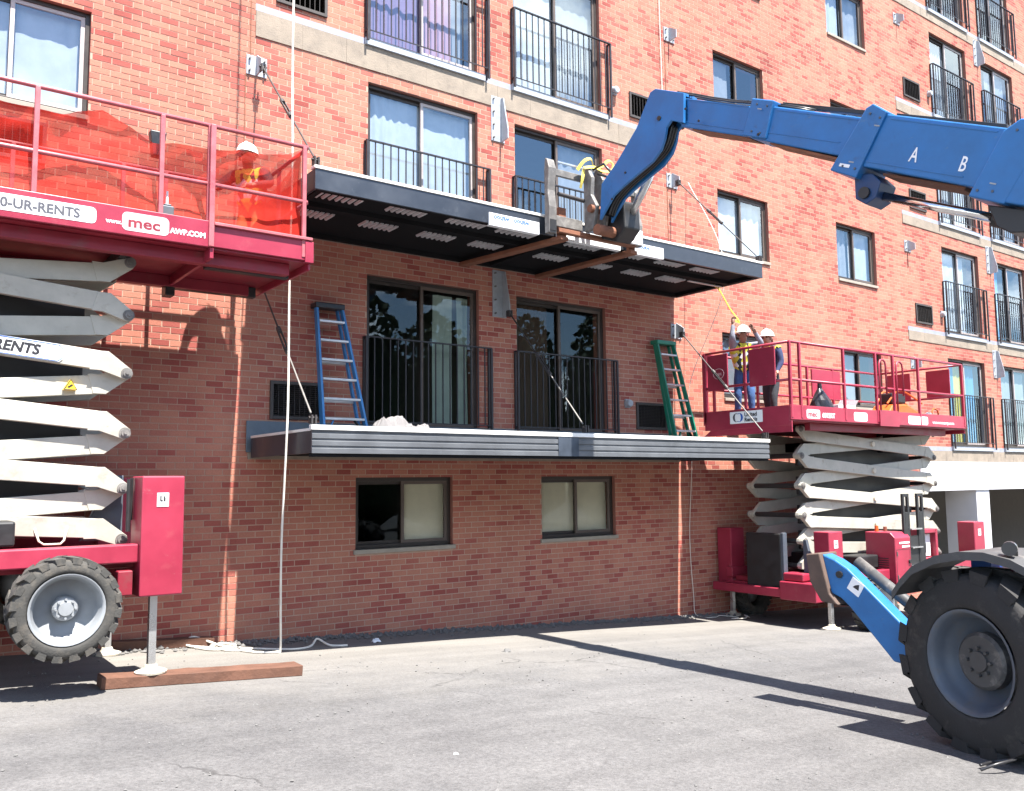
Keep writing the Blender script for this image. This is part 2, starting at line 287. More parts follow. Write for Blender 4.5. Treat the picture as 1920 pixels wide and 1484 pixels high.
mat('pants_orange', (0.55, 0.12, 0.03), 0.9, var=0.1, bump=0.9, bscale=14)
mat('boot', (0.05, 0.04, 0.035), 0.8, var=0.2)
mat('hat_white', (0.82, 0.82, 0.80), 0.3, var=0.02)
mat('hair_dark', (0.02, 0.015, 0.012), 0.8, var=0.1)
mat('leaf', (0.028, 0.055, 0.018), 0.8, var=0.4, scale=0.4)

# ------------------------------------------------------------------ mesh helpers
class MB:
    def __init__(s): s.v = []; s.f = []
    def quad(s, *p):
        n = len(s.v); s.v += [tuple(q) for q in p]; s.f.append(tuple(range(n, n + len(p)))); return s
    def box(s, x0, x1, y0, y1, z0, z1):
        n = len(s.v)
        s.v += [(x0, y0, z0), (x1, y0, z0), (x1, y1, z0), (x0, y1, z0), (x0, y0, z1), (x1, y0, z1), (x1, y1, z1), (x0, y1, z1)]
        s.f += [(n, n+3, n+2, n+1), (n+4, n+5, n+6, n+7), (n, n+1, n+5, n+4), (n+1, n+2, n+6, n+5), (n+2, n+3, n+7, n+6), (n+3, n, n+4, n+7)]
        return s
    def bar(s, a, b, wd, ht, upv=(0, 0, 1)):
        """rectangular bar from a to b, wd across, ht along up"""
        a = Vector(a); b = Vector(b); d = (b - a).normalized(); U = Vector(upv)
        x = d.cross(U)
        if x.length < 1e-4: x = d.cross(Vector((1, 0, 0)))
        x.normalize(); y = x.cross(d).normalized()
        n = len(s.v)
        for c in (a, b):
            for i, j in ((-1, -1), (1, -1), (1, 1), (-1, 1)):
                s.v.append(tuple(c + x * (i * wd / 2) + y * (j * ht / 2)))
        s.f += [(n, n+3, n+2, n+1), (n+4, n+5, n+6, n+7)]
        for i in range(4):
            j = (i + 1) % 4; s.f.append((n+i, n+j, n+4+j, n+4+i))
        return s
    def tube(s, pts, r, seg=8, closed=False, cap=True):
        pts = [Vector(p) for p in pts]; n = len(s.v); N = len(pts)
        ref = None
        for i, p in enumerate(pts):
            d = ((pts[min(i+1, N-1)] - pts[max(i-1, 0)])).normalized()
            if ref is None:
                ref = Vector((0, 0, 1)) if abs(d.z) < 0.9 else Vector((1, 0, 0))
            x = d.cross(ref).normalized(); y = x.cross(d).normalized(); ref = y
            rr = r[i] if isinstance(r, (list, tuple)) else r
            for k in range(seg):
                a = 2 * math.pi * k / seg
                s.v.append(tuple(p + x * (math.cos(a) * rr) + y * (math.sin(a) * rr)))
        for i in range(N - 1):
            for k in range(seg):
                k2 = (k + 1) % seg
                s.f.append((n+i*seg+k, n+i*seg+k2, n+(i+1)*seg+k2, n+(i+1)*seg+k))
        if cap:
            s.f.append(tuple(n + k for k in reversed(range(seg)))); s.f.append(tuple(n + (N-1)*seg + k for k in range(seg)))
        return s
    def cyl(s, a, b, r, seg=14): return s.tube([a, b], r, seg)
    def prism(s, poly, o, ax, ay, az, t0, t1):
        """polygon (2D) in plane o+ax*u+ay*v, extruded along az from t0 to t1"""
        o, ax, ay, az = Vector(o), Vector(ax), Vector(ay), Vector(az); n = len(s.v); N = len(poly)
        for t in (t0, t1):
            for u, v in poly: s.v.append(tuple(o + ax * u + ay * v + az * t))
        s.f.append(tuple(range(n, n + N))); s.f.append(tuple(reversed(range(n + N, n + 2 * N))))
        for i in range(N):
            j = (i + 1) % N; s.f.append((n+i, n+N+i, n+N+j, n+j))
        return s
    def lathe(s, prof, c, axis, seg=32, ring=True):
        """prof: list of (r, t) closed ring or open; axis direction"""
        c = Vector(c); A = Vector(axis).normalized(); x = A.cross(Vector((0, 0, 1)));
        if x.length < 1e-3: x = Vector((1, 0, 0))
        x.normalize(); y = A.cross(x); n = len(s.v); N = len(prof)
        for k in range(seg):
            a = 2 * math.pi * k / seg; dr = x * math.cos(a) + y * math.sin(a)
            for r_, t_ in prof: s.v.append(tuple(c + dr * r_ + A * t_))
        for k in range(seg):
            k2 = (k + 1) % seg
            for i in range(N if ring else N - 1):
                j = (i + 1) % N
                s.f.append((n+k*N+i, n+k*N+j, n+k2*N+j, n+k2*N+i))
        return s
    def build(s, name, ma, parent=None, bev=0.0, smooth=False, loc=None, keep=False):
        off = Vector((0, 0, 0))
        p = parent
        while p is not None: off += p.location; p = p.parent
        if loc is not None: off = off + Vector(loc)
        me = bpy.data.meshes.new(name); me.from_pydata([tuple(Vector(q) - off) for q in s.v], [], s.f); me.update()
        if not keep:
            bm = bmesh.new(); bm.from_mesh(me); bmesh.ops.recalc_face_normals(bm, faces=bm.faces); bm.to_mesh(me); bm.free()
        me.materials.append(MATS[ma] if isinstance(ma, str) else ma)
        if smooth:
            for q in me.polygons: q.use_smooth = True
        o = bpy.data.objects.new(name, me); COL.objects.link(o)
        if loc is not None: o.location = loc
        o.parent = parent
        if bev:
            b = o.modifiers.new('bevel', 'BEVEL'); b.width = bev; b.segments = 2; b.limit_method = 'ANGLE'; b.angle_limit = R(40)
        return o

def thing(name, label, cat, loc=(0, 0, 0), group=None):
    o = bpy.data.objects.new(name, None); COL.objects.link(o); o.location = loc; o.empty_display_size = 0.2
    return tag(o, label, cat, group)
def tag(o, label=None, cat=None, group=None, kind=None):
    if label: o['label'] = label
    if cat: o['category'] = cat
    if group: o['group'] = group
    if kind: o['kind'] = kind
    return o
def gz(x): return -1.607 - 0.0567 * max(-30.0, min(35.0, x))

def text(s, size, o, ax, ay, ma, parent, name='lettering', bold=0.0, xs=1.0, shear=0.0, center=False):
    cu = bpy.data.curves.new('t', 'FONT'); cu.body = s; cu.size = size; cu.offset = bold; cu.shear = shear; cu.resolution_u = 3
    cu.align_x = 'CENTER' if center else 'LEFT'
    ob = bpy.data.objects.new('t', cu); me = bpy.data.meshes.new_from_object(ob)
    bpy.data.objects.remove(ob)
    b = MB(); o = Vector(o); ax = Vector(ax); ay = Vector(ay); nrm = ax.cross(ay)
    b.v = [tuple(o + ax * (v.co.x * xs) + ay * v.co.y) for v in me.vertices]
    b.f = [tuple(p.vertices) for p in me.polygons]
    bpy.data.meshes.remove(me)
    r = b.build(name, ma, parent)
    return r

def curve_pts(P, n=10):
    P = [Vector(p) for p in P]; o = []
    for i in range(len(P) - 1):
        p0, p1, p2, p3 = P[max(i-1, 0)], P[i], P[i+1], P[min(i+2, len(P)-1)]
        for k in range(n):
            t = k / n; o.append(0.5 * ((2*p1) + (p2-p0)*t + (2*p0-5*p1+4*p2-p3)*t*t + (3*p1-p0-3*p2+p3)*t*t*t))
    o.append(P[-1]); return o

# ------------------------------------------------------------------ ground
xs = [-250, -120, -60, -30] + [-20 + 2 * i for i in range(28)] + [36, 60, 120, 250]
ys = [-250, -120, -60, -40, -30, -20, -14, -12, -11, -10, -9, -8, -7, -6, -5, -4, -3, -2, -1, 0, 2, 5, 12, 40]
g = MB()
for y in ys:
    for x in xs:
        g.v.append((x, y, gz(x) + (0.02 * noise.noise(Vector((x * 0.5, y * 0.5, 0))) if -12 < y < -0.5 and -10 < x < 30 else 0)))
nx = len(xs)
for j in range(len(ys) - 1):
    for i in range(nx - 1):
        a = j * nx + i; g.f.append((a, a + 1, a + nx + 1, a + nx))
go = g.build('ground', 'asphalt', smooth=True); tag(go, 'worn grey asphalt car park sloping along the wall', kind='structure')

# ------------------------------------------------------------------ building
H = 2.64; CH = H / 36.0; BL = 0.205; Z0 = 2.752
BLD = thing('apartment_building', 'red brick apartment building with sliding doors and juliet balconies', 'building', (12, 0, gz(12)))
WX0, WX1, WZ0, WZ1 = -3.0, 33.0, -3.2, 13.4
openings = []   # (x0,x1,z0,z1)
DOORS = []      # x0,x1,z0,z1,curtains,railing
doorA, doorB, doorE, doorF = (5.216, 6.992), (7.665, 9.435), (20.09, 21.82), (22.60, 24.33)
for fl in range(5):
    zt = 2.752 + H * fl; zb = zt - 28 * CH
    if fl <= 2:
        DOORS.append((*doorA, zb, zt, 'A%d' % fl)); DOORS.append((*doorB, zb, zt, 'B%d' % fl))
    if fl == 4: zt -= 0.3
    DOORS.append((*doorE, zb, zt, 'E%d' % fl)); DOORS.append((*doorF, zb, zt, 'F%d' % fl))
WINS = []
for fl in range(4):
    zt = 2.633 + H * fl
    WINS.append((12.238, 13.68, zt - 1.18, zt, 'C%d' % fl)); WINS.append((15.892, 17.317, zt - 1.18, zt, 'D%d' % fl))
WINS.append((0.30, 1.797, 4.07, 5.273, 'L1'))
WINS.append((5.074, 6.538, -0.837, 0.078, 'G0')); WINS.append((8.089, 9.564, -0.837, 0.078, 'G1'))
GRILLES = [(3.93, 4.60, 0.80, 1.25), (10.07, 10.75, 0.84, 1.26), (3.93, 4.60, 6.10, 6.52), (10.08, 10.76, 6.10, 6.52), (0.70, 1.39, 3.44, 3.87),
           (18.80, 19.48, 3.46, 3.89), (18.80, 19.48, 6.10, 6.53), (18.80, 19.48, 8.74, 9.17), (24.9, 25.6, 8.74, 9.17), (24.9, 25.6, 6.10, 6.53)]
BANDS = [(3.66, 11.04, 5.56, 5.985), (3.66, 11.04, 3.10, 3.345), (3.66, 11.04, 0.30, 0.69)] + [(18.45, 26.2, z - 0.30, z) for z in (3.345, 5.985, 8.625, 11.265)] + [(18.45, 26.2, 0.36, 0.69)]
for d in DOORS: openings.append(d[:4])
for d in WINS: openings.append((d[0], d[1], d[2] - 0.06, d[3]))
for d in GRILLES: openings.append(d)
solid_bands = [(a, b, c, d) for a, b, c, d in BANDS]
GARAGE = (18.6, 33.0, -3.2, 0.36)
holes = openings + solid_bands + [GARAGE]

def rect_sub(r, h):
    x0, x1, z0, z1 = r; a0, a1, b0, b1 = h
    if a0 >= x1 - 1e-6 or a1 <= x0 + 1e-6 or b0 >= z1 - 1e-6 or b1 <= z0 + 1e-6: return [r]
    o = []
    if a0 > x0: o.append((x0, a0, z0, z1))
    if a1 < x1: o.append((a1, x1, z0, z1))
    c0, c1 = max(x0, a0), min(x1, a1)
    if b0 > z0: o.append((c0, c1, z0, b0))
    if b1 < z1: o.append((c0, c1, b1, z1))
    return o

# mortar backing with real openings and reveals
cx = sorted(set([WX0, WX1] + [v for h in openings + [GARAGE] for v in h[:2]])); cz = sorted(set([WZ0, WZ1] + [v for h in openings + [GARAGE] for v in h[2:]]))
mb = MB(); YM = 0.0018
for i in range(len(cx) - 1):
    for j in range(len(cz) - 1):
        xm, zm = (cx[i] + cx[i+1]) / 2, (cz[j] + cz[j+1]) / 2
        if any(h[0] < xm < h[1] and h[2] < zm < h[3] for h in openings + [GARAGE]): continue
        mb.quad((cx[i], YM, cz[j]), (cx[i+1], YM, cz[j]), (cx[i+1], YM, cz[j+1]), (cx[i], YM, cz[j+1]))
wall = mb.build('brick_wall', 'mortar', BLD)
# reveals as brick-coloured linings
mat('reveal_brick', (0.30, 0.12, 0.09), 0.9, var=0.15, scale=10)
for x0, x1, z0, z1 in openings:
    rv = MB(); rv.quad((x0, YM, z0), (x0, 0.30, z0), (x0, 0.30, z1), (x0, YM, z1)); rv.quad((x1, YM, z0), (x1, YM, z1), (x1, 0.30, z1), (x1, 0.30, z0))
    rv.quad((x0, YM, z1), (x0, 0.30, z1), (x1, 0.30, z1), (x1, YM, z1)); rv.quad((x0, YM, z0), (x1, YM, z0), (x1, 0.30, z0), (x0, 0.30, z0))
    rv.build('reveal', 'reveal_brick', wall)
# bricks
J = 0.011
mass = MB(); singles = []; mesh_by_size = {}
row0 = int(math.floor((WZ0 - Z0) / CH)); row1 = int(math.ceil((WZ1 - Z0) / CH))
def view_ok(x, z):
    # keep what the view and a step aside can see
    return z < 3.4 + 0.42 * max(0.0, x) + 2.6
hs = [h for h in holes]
for r_ in range(row0, row1):
    zb = Z0 + r_ * CH; zt = zb + CH
    rowh = [h for h in hs if h[2] < zt and h[3] > zb]
    off = (r_ % 2) * BL / 2
    x = WX0 + off + 0.006 * (hash((r_ * 7919) % 101) % 5 - 2)
    while x < WX1:
        if view_ok(x, zb):
            rects = [(x + J / 2, x + BL - J / 2, zb + J / 2, zt - J / 2)]
            for h in rowh:
                if h[1] > x and h[0] < x + BL:
                    rects = [q for rr in rects for q in rect_sub(rr, h)]
            for (a, b, c, d) in rects:
                if b - a < 0.02 or d - c < 0.015: continue
                dy = random.uniform(-0.0008, 0.0008) - 0.0016 * max(0.0, min(1.0, (4.0 - x) / 0.8)); tl = random.uniform(-0.0004, 0.0004)
                whole = abs((b - a) - (BL - J)) < 1e-5 and abs((d - c) - (CH - J)) < 1e-5
                if whole and 2.15 < a and b < 5.15 and 4.22 < c and d < 5.56 and len(singles) < 300 and not any(hh[0] < b and hh[1] > a for hh in rowh):
                    singles.append((a, c, dy)); continue
                n = len(mass.v)
                mass.v += [(a, dy, c), (b, dy + tl, c), (b, dy + tl, d), (a, dy, d), (a, YM, c), (b, YM, c), (b, YM, d), (a, YM, d)]
                mass.f += [(n, n+1, n+2, n+3), (n, n+4, n+5, n+1), (n+1, n+5, n+6, n+2), (n+2, n+6, n+7, n+3), (n+3, n+7, n+4, n)]
        x += BL
mo = mass.build('brick_courses', 'brick_face', wall); mo['kind'] = 'stuff'
bmesh_ = bpy.data.meshes.new('brick'); W_, H_ = BL - J, CH - J
bmesh_.from_pydata([(0, 0, 0), (W_, 0, 0), (W_, 0, H_), (0, 0, H_), (0, .006, 0), (W_, .006, 0), (W_, .006, H_), (0, .006, H_)], [],
                   [(0, 1, 2, 3), (0, 4, 5, 1), (1, 5, 6, 2), (2, 6, 7, 3), (3, 7, 4, 0)]); bmesh_.materials.append(MATS['brick_piece'])
for a, c, dy in singles:
    o = bpy.data.objects.new('brick', bmesh_); COL.objects.link(o); o.parent = wall; o.location = Vector((a, dy, c)) - BLD.location

# exposed slab edges with membrane on top
for (a, b, c, d) in BANDS:
    if (a, c) in ((3.66, 2.92), (3.66, 0.30)): mtl = 'concrete'
    else: mtl = 'concrete'
    bb = MB(); n = max(2, int((b - a) / 0.6))
    for i in range(n):
        xa, xb = a + (b - a) * i / n, a + (b - a) * (i + 1) / n
        bb.box(xa + 0.001, xb - 0.001, -0.012 - 0.004 * random.random(), 0.1, c + 0.004 * random.random(), d - 0.09)
    sb = bb.build('slab_edge', 'concrete' if a < 10 else 'concrete', BLD)
    MB().box(a, b, -0.006, 0.1, d - 0.088, d).build('membrane_strip', 'membrane', sb)
# garage level
MB().box(18.6, 33, -0.03, 0.6, -0.30, 0.355).build('transfer_beam', 'white_concrete', BLD, bev=0.01)
for cxx in (21.04, 25.4, 29.8):
    MB().box(cxx, cxx + 0.62, 0.0, 0.75, -3.2, -0.302).build('garage_column', 'white_concrete', BLD, bev=0.01)
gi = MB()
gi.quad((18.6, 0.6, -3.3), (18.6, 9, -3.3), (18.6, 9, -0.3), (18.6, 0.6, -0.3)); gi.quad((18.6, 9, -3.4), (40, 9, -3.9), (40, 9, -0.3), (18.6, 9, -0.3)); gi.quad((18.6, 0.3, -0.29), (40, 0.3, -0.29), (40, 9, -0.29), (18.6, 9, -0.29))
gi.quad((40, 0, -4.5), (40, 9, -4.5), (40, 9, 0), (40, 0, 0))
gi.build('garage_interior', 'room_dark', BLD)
# rooms behind the glass, roof, return walls
rm = MB()
for fl in range(-1, 5):
    z = 0.70 + H * fl
    rm.box(WX0, 18.5 if fl < 0 else WX1, 0.31, 4.2, z - 0.25, z - 0.02)
rm.box(WX0, WX1, 4.2, 4.3, WZ0, WZ1)
for x in (WX0, 2.9, 7.33, 10.9, 14.8, 18.4, 22.2, WX1 - 0.1): rm.box(x, x + 0.1, 0.32, 4.2, WZ0 if x < 18.5 else 0.5, WZ1 - 0.01)
rm.box(WX0, WX1, 0.02, 4.3, WZ1, WZ1 + 0.2)
rm.build('rooms', 'room_wall', BLD)

# ---- windows and doors
def curtain(x0, x1, z0, z1, y, ma, parent, folds=9, amp=0.018):
    rs = random.Random(int(x0 * 97 + z0 * 31)); folds = max(2, int(folds * rs.uniform(0.6, 1.5))); amp *= rs.uniform(0.5, 1.0); ph = rs.uniform(0, 6); hang = rs.choice((0, 0, 0.05, 0.12))
    z1 -= hang * 0.3
    b = MB(); N = folds * 6
    prof = []
    for i in range(N + 1):
        u = i / N
        prof.append((x0 + (x1 - x0) * u, y + amp * math.sin(u * folds * 2 * math.pi + 1.6 * math.sin(u * 7 + ph) + ph) * (0.5 + 0.5 * math.sin(u * 5 + ph)) + 0.004 * math.sin(u * 31)))
    for z in (z0, (z0 + z1) / 2, z1):
        for px, py in prof: b.v.append((px + 0.01 * math.sin(z * 3 + px * 20), py, z))
    for j in range(2):
        for i in range(N):
            a = j * (N + 1) + i; b.f.append((a, a + 1, a + N + 2, a + N + 1))
    return b.build('curtain', ma, parent, smooth=True)
def blind(x0, x1, z0, z1, y, parent):
    b = MB(); n = int((z1 - z0) / 0.032)
    for i in range(n):
        z = z0 + (i + 0.5) * (z1 - z0) / n
        b.quad((x0, y - 0.008, z - 0.016), (x1, y - 0.008, z - 0.016), (x1, y + 0.008, z + 0.017), (x0, y + 0.008, z + 0.017))
    return b.build('blind', 'blind_beige', parent)

def glazed(x0, x1, z0, z1, name, key, fm='bronze_frame'):
    """two-leaf sliding unit set back in the reveal; frame mesh is the part, panes/sashes/curtains its sub-parts"""
    f = MB(); t = 0.05; yf = 0.062
    f.box(x0, x0 + t, yf, yf + 0.09, z0, z1); f.box(x1 - t, x1, yf, yf + 0.09, z0, z1)
    f.box(x0 + t, x1 - t, yf, yf + 0.09, z1 - t, z1); f.box(x0 + t, x1 - t, yf, yf + 0.09, z0, z0 + t)
    fo = f.build(name, fm, BLD, bev=0.004)
    xm = (x0 + x1) / 2
    for side, (a, b, y) in enumerate(((x0 + t, xm + 0.03, yf + 0.052), (xm - 0.03, x1 - t, yf + 0.012))):
        s = MB(); q = 0.042
        s.box(a, a + q, y, y + 0.03, z0 + t, z1 - t); s.box(b - q, b, y, y + 0.03, z0 + t, z1 - t)
        s.box(a + q, b - q, y + 0.001, y + 0.029, z1 - t - q, z1 - t); s.box(a + q, b - q, y + 0.001, y + 0.029, z0 + t, z0 + t + q)
        s.build('sash', 'bronze_frame' if side == 0 else ('alu_frame' if key[0] in 'ALEF' and key != 'A0' else 'grey_frame'), fo)
        MB().quad((a + q, y + 0.014, z0 + t + q), (b - q, y + 0.014, z0 + t + q), (b - q, y + 0.014, z1 - t - q), (a + q, y + 0.014, z1 - t - q)).build('pane', 'clear_glass' if key[0] == 'G' else ('door_glass' if key in ('A0', 'B0') else 'window_glass'), fo, keep=True)
    return fo

CUR = {  # (left, right) curtains: (material, from, to) fractions of the opening
 'A0': [('curtain_green', 0.62, 0.80), ('curtain_green', 0.85, 0.95)], 'A1': [('curtain_white', 0.03, 0.97)], 'A2': [('curtain_purple', 0.02, 0.52), ('curtain_pink', 0.52, 0.80), ('curtain_grey', 0.80, 0.9)],
 'B0': [('curtain_tan', 0.05, 0.40)], 'B1': [('curtain_grey', 0.55, 0.97)], 'B2': [('curtain_white', 0.02, 0.50), ('curtain_grey', 0.55, 0.98)],
 'E0': [('curtain_blue', 0.02, 0.30), ('curtain_yellow', 0.30, 0.48), ('curtain_blue', 0.5, 0.85)], 'E1': [('curtain_white', 0.05, 0.75)], 'E2': [('curtain_white', 0.05, 0.9)], 'E3': [('curtain_grey', 0.02, 0.6)],
 'F0': [('curtain_grey', 0.1, 0.9)], 'F1': [('curtain_blue', 0.02, 0.3)], 'F2': [('curtain_grey', 0.1, 0.9)], 'F3': [('curtain_grey', 0.3, 0.9)],
 'C0': [('curtain_grey', 0.0, 1.0)], 'C1': [('curtain_white', 0.0, 1.0)], 'C2': [('curtain_grey', 0.0, 0.4)], 'C3': [('curtain_white', 0, 1)],
 'D0': [('curtain_grey', 0.0, 0.5)], 'D1': [('curtain_white', 0.45, 1.0), ('curtain_grey', 0, 0.4)], 'D2': [('curtain_grey', 0, 1)], 'D3': [('curtain_white', 0.0, 0.45), ('curtain_grey', 0.5, 1)],
 'L1': [('curtain_white', 0.0, 1.0)],
}
for x0, x1, z0, z1, key in DOORS:
    fo = glazed(x0, x1, z0 + 0.02, z1, 'sliding_door', key)
    for mtl, a, b in CUR.get(key, []):
        curtain(x0 + (x1 - x0) * a, x0 + (x1 - x0) * b, z0 + 0.08, z1 - 0.08, 0.172, mtl, fo, folds=max(3, int(14 * (b - a))))
for x0, x1, z0, z1, key in WINS:
    fo = glazed(x0, x1, z0, z1, 'window', key, 'bronze_frame')
    MB().box(x0 - 0.03 if key[0] == 'G' else x0 + 0.001, x1 + (0.03 if key[0] == 'G' else -0.001), -0.03, 0.10, z0 - 0.058, z0 - 0.002).build('window_sill', 'sill_stone', fo, bev=0.006)
    for mtl, a, b in CUR.get(key, []):
        curtain(x0 + (x1 - x0) * a, x0 + (x1 - x0) * b, z0 + 0.05, z1 - 0.05, 0.172, mtl, fo, folds=max(3, int(10 * (b - a))))
    if key == 'G0': blind(x0 + 0.78, x1 - 0.05, z0 + 0.04, z1 - 0.04, 0.175, fo)
    if key == 'G1': blind(x0 + 0.05, x1 - 0.05, z0 + 0.04, z1 - 0.04, 0.175, fo)
    if key in ('C1',):  # vertical louvre strips as seen from outside
        pass

# ---- juliet railings
bal_me = bpy.data.meshes.new('baluster'); q = MB().box(-.007, .007, -.007, .007, 0, 1.0); bal_me.from_pydata(q.v, [], q.f); bal_me.materials.append(MATS['rail_black'])
for x0, x1, z0, z1, key in DOORS:
    a, b = x0 - 0.045, x1 + 0.155
    zt = z0 + 1.205; yr = -0.085
    rl = MB()
    rl.bar((a, yr, zt), (b, yr, zt), 0.035, 0.018); rl.bar((a, yr, z0 + 0.10), (b, yr, z0 + 0.10), 0.012, 0.014)
    for xx in (a, b):
        rl.bar((xx, yr, z0 - 0.05), (xx, yr, zt), 0.03, 0.03, (0, 1, 0))
        rl.bar((xx, yr, zt), (xx, 0.0, zt), 0.03, 0.018); rl.bar((xx, yr, z0 + 0.10), (xx, 0.0, z0 + 0.10), 0.03, 0.014)
        rl.bar((xx, -0.015, z0 - 0.05), (xx, -0.015, zt), 0.028, 0.028, (0, 1, 0))
    ro = rl.build('balcony_railing', 'rail_black', BLD)
    n = 17
    for i in range(1, n):
        o = bpy.data.objects.new('baluster', bal_me); COL.objects.link(o); o.parent = ro
        o.location = Vector((a + (b - a) * i / n, yr, z0 + 0.107)) - BLD.location; o.scale = (1, 1, 1.09)
    MB().box(x0 - 0.06, x1 + 0.12, -0.045, 0.10, z0 - 0.085, z0 + 0.012).build('threshold', 'galv' if key not in ('A0', 'B0') else 'galv_dark', BLD, bev=0.004)

# ---- air grilles
for x0, x1, z0, z1 in GRILLES:
    f = MB(); t = 0.03
    f.box(x0 - 0.01, x0 + t, -0.03, 0.1, z0 - 0.01, z1 + 0.01); f.box(x1 - t, x1 + 0.01, -0.03, 0.1, z0 - 0.01, z1 + 0.01)
    f.box(x0 + t, x1 - t, -0.03, 0.1, z1 - t, z1 + 0.01); f.box(x0 + t, x1 - t, -0.03, 0.1, z0 - 0.01, z0 + t)
    fo = f.build('air_grille', 'grille_dark', BLD, bev=0.003)
    s = MB(); n = 15
    for i in range(n):
        z = z0 + t + (z1 - z0 - 2 * t) * (i + 0.5) / n
        s.quad((x0 + t, -0.012, z - 0.008), (x1 - t, -0.012, z - 0.008), (x1 - t, 0.03, z + 0.014), (x0 + t, 0.03, z + 0.014))
    for i in range(1, 9):
        x = x0 + t + (x1 - x0 - 2 * t) * i / 9; s.box(x - 0.003, x + 0.003, -0.016, -0.012, z0 + t, z1 - t)
    s.build('louvre', 'grille_dark', fo)
    MB().quad((x0, 0.09, z0), (x1, 0.09, z0), (x1, 0.09, z1), (x0, 0.09, z1)).build('backing', 'soffit_black', fo)
# ---- hanger brackets
def bracket(xc, z0, z1, wd, side=0.0):
    b = MB().box(xc - wd / 2, xc + wd / 2, -0.016, 0.004, z0, z1); po = b.build('hanger_bracket', 'galv', BLD, bev=0.003)
    zm = (z0 + z1) / 2
    fin = [(0, z1 - zm + 0.02 if z1 - z0 < 0.3 else z1 - zm - 0.01), (-0.06, z1 - zm - 0.02), (-0.17, z0 - zm + 0.16), (-0.17, z0 - zm + 0.02), (0, z0 - zm + 0.0)]
    MB().prism([(-0.016 + u if u < 0 else -0.017, v) for u, v in fin], (xc + side, 0, zm), (0, 1, 0), (0, 0, 1), (1, 0, 0), -0.009, 0.009).build('fin', 'galv', po)
    n = 2 if z1 - z0 < 0.3 else 4
    for sx in (-1, 1):
        for i in range(n):
            z = z0 + 0.05 + (z1 - z0 - 0.1) * i / (n - 1)
            MB().cyl((xc + sx * wd * 0.36, -0.017, z), (xc + sx * wd * 0.36, -0.05, z), 0.013, 6).build('bolt', 'steel_dirty', po)
for x, z in ((3.68, 5.04), (11.05, 5.04), (3.68, 2.40), (11.05, 2.40), (18.6, 5.04), (18.6, 2.40), (18.66, 10.4), (18.62, 7.7), (11.08, 7.70), (3.66, 7.68)):
    bracket(x, z, z + 0.25, 0.26)
for x, z in ((7.35, 5.03), (7.35, 2.39), (22.35, 5.04), (22.36, 2.42), (22.38, 10.44), (22.36, 7.7)):
    bracket(x, z, z + 0.69, 0.24, 0.06)
# small wall fixtures
for x, z in ((9.86, 1.24), (9.72, 6.44), (19.92, 3.76), (19.9, 9.05)):
    b = MB(); b.lathe([(0.0, -0.10), (0.05, -0.10), (0.06, -0.08), (0.06, 0.0), (0.0, 0.0)], (x, 0, z), (0, 1, 0), 16, False)
    b.box(x - 0.05, x + 0.05, -0.03, -0.001, z - 0.07, z + 0.07); b.build('vent_cap', 'galv', BLD)
# rust streak and conduit lines down the wall
for x, z0, z1 in ((3.545, 2.9, 5.04), (3.60, 5.3, 6.0), (10.93, 3.4, 5.04), (10.97, 5.3, 7.6), (18.6, 4.7, 5.03)):
    MB().box(x - 0.005, x + 0.005, -0.008, 0.0, z0, z1).build('sealant_joint', 'rust', BLD)

# gravel and broken mortar along the foot of the wall (too many to count)
gv = MB()
for i in range(3600):
    x = random.uniform(1.5, 12.2) if i < 2600 else random.uniform(0.5, 9); y = -abs(random.gauss(0, 0.16)) - 0.01 if i < 2600 else random.uniform(-7.5, -0.4)
    r = random.choice((0.008, 0.012, 0.016, 0.022, 0.03)) * random.uniform(0.7, 1.3) * (1 if i < 2600 else 0.4)
    c = Vector((x, y, gz(x) + r * 0.35)); n = len(gv.v)
    pts = [Vector((1, 0, 0)), Vector((-1, 0, 0)), Vector((0, 1, 0)), Vector((0, -1, 0)), Vector((0, 0, 0.8)), Vector((0, 0, -0.8))]
    gv.v += [tuple(c + p * r * random.uniform(0.7, 1.3)) for p in pts]
    for a, b, cc in ((0, 2, 4), (2, 1, 4), (1, 3, 4), (3, 0, 4), (2, 0, 5), (1, 2, 5), (3, 1, 5), (0, 3, 5)): gv.f.append((n + a, n + b, n + cc))
tag(gv.build('gravel', 'stone'), 'loose gravel and broken mortar along the foot of the wall', 'gravel', kind='stuff')

# wood far behind the photographer, mirrored in the door glass
lf = MB()
for k in range(26):
    tx = -18 + k * 4.0 + random.uniform(-1, 1); ty = -48 + random.uniform(-4, 4); th = random.uniform(15.0, 19.0); tr = random.uniform(2.6, 3.8)
    for i in range(1500):
        u = random.random(); v = random.uniform(-1, 1); a = random.uniform(0, 6.283); rr = tr * math.sqrt(max(0, 1 - v * v)) * (0.45 + 0.55 * u)
        c = Vector((tx + rr * math.cos(a), ty + rr * math.sin(a), gz(tx) + th * 0.55 + v * th * 0.48)); s_ = random.uniform(0.14, 0.42)
        d1 = Vector((random.gauss(0, 1), random.gauss(0, 1), random.gauss(0, 1))).normalized(); d2 = d1.orthogonal().normalized()
        lf.quad(c - d1 * s_, c - d2 * s_ * .7, c + d1 * s_, c + d2 * s_ * .7)
    lf.cyl((tx, ty, gz(tx) - 0.2), (tx, ty, gz(tx) + th * 0.5), 0.25, 7)
    lf.lathe([(0.02, -th * 0.5), (tr * 0.95, -th * 0.40), (tr * 1.05, 0), (tr * 0.7, th * 0.26), (0.02, th * 0.36)], (tx, ty, gz(tx) + th * 0.5), (0, 0, 1), 9, False)
tag(lf.build('far_wood', 'leaf'), 'line of trees across the car park mirrored in the door glass', 'trees', kind='stuff')

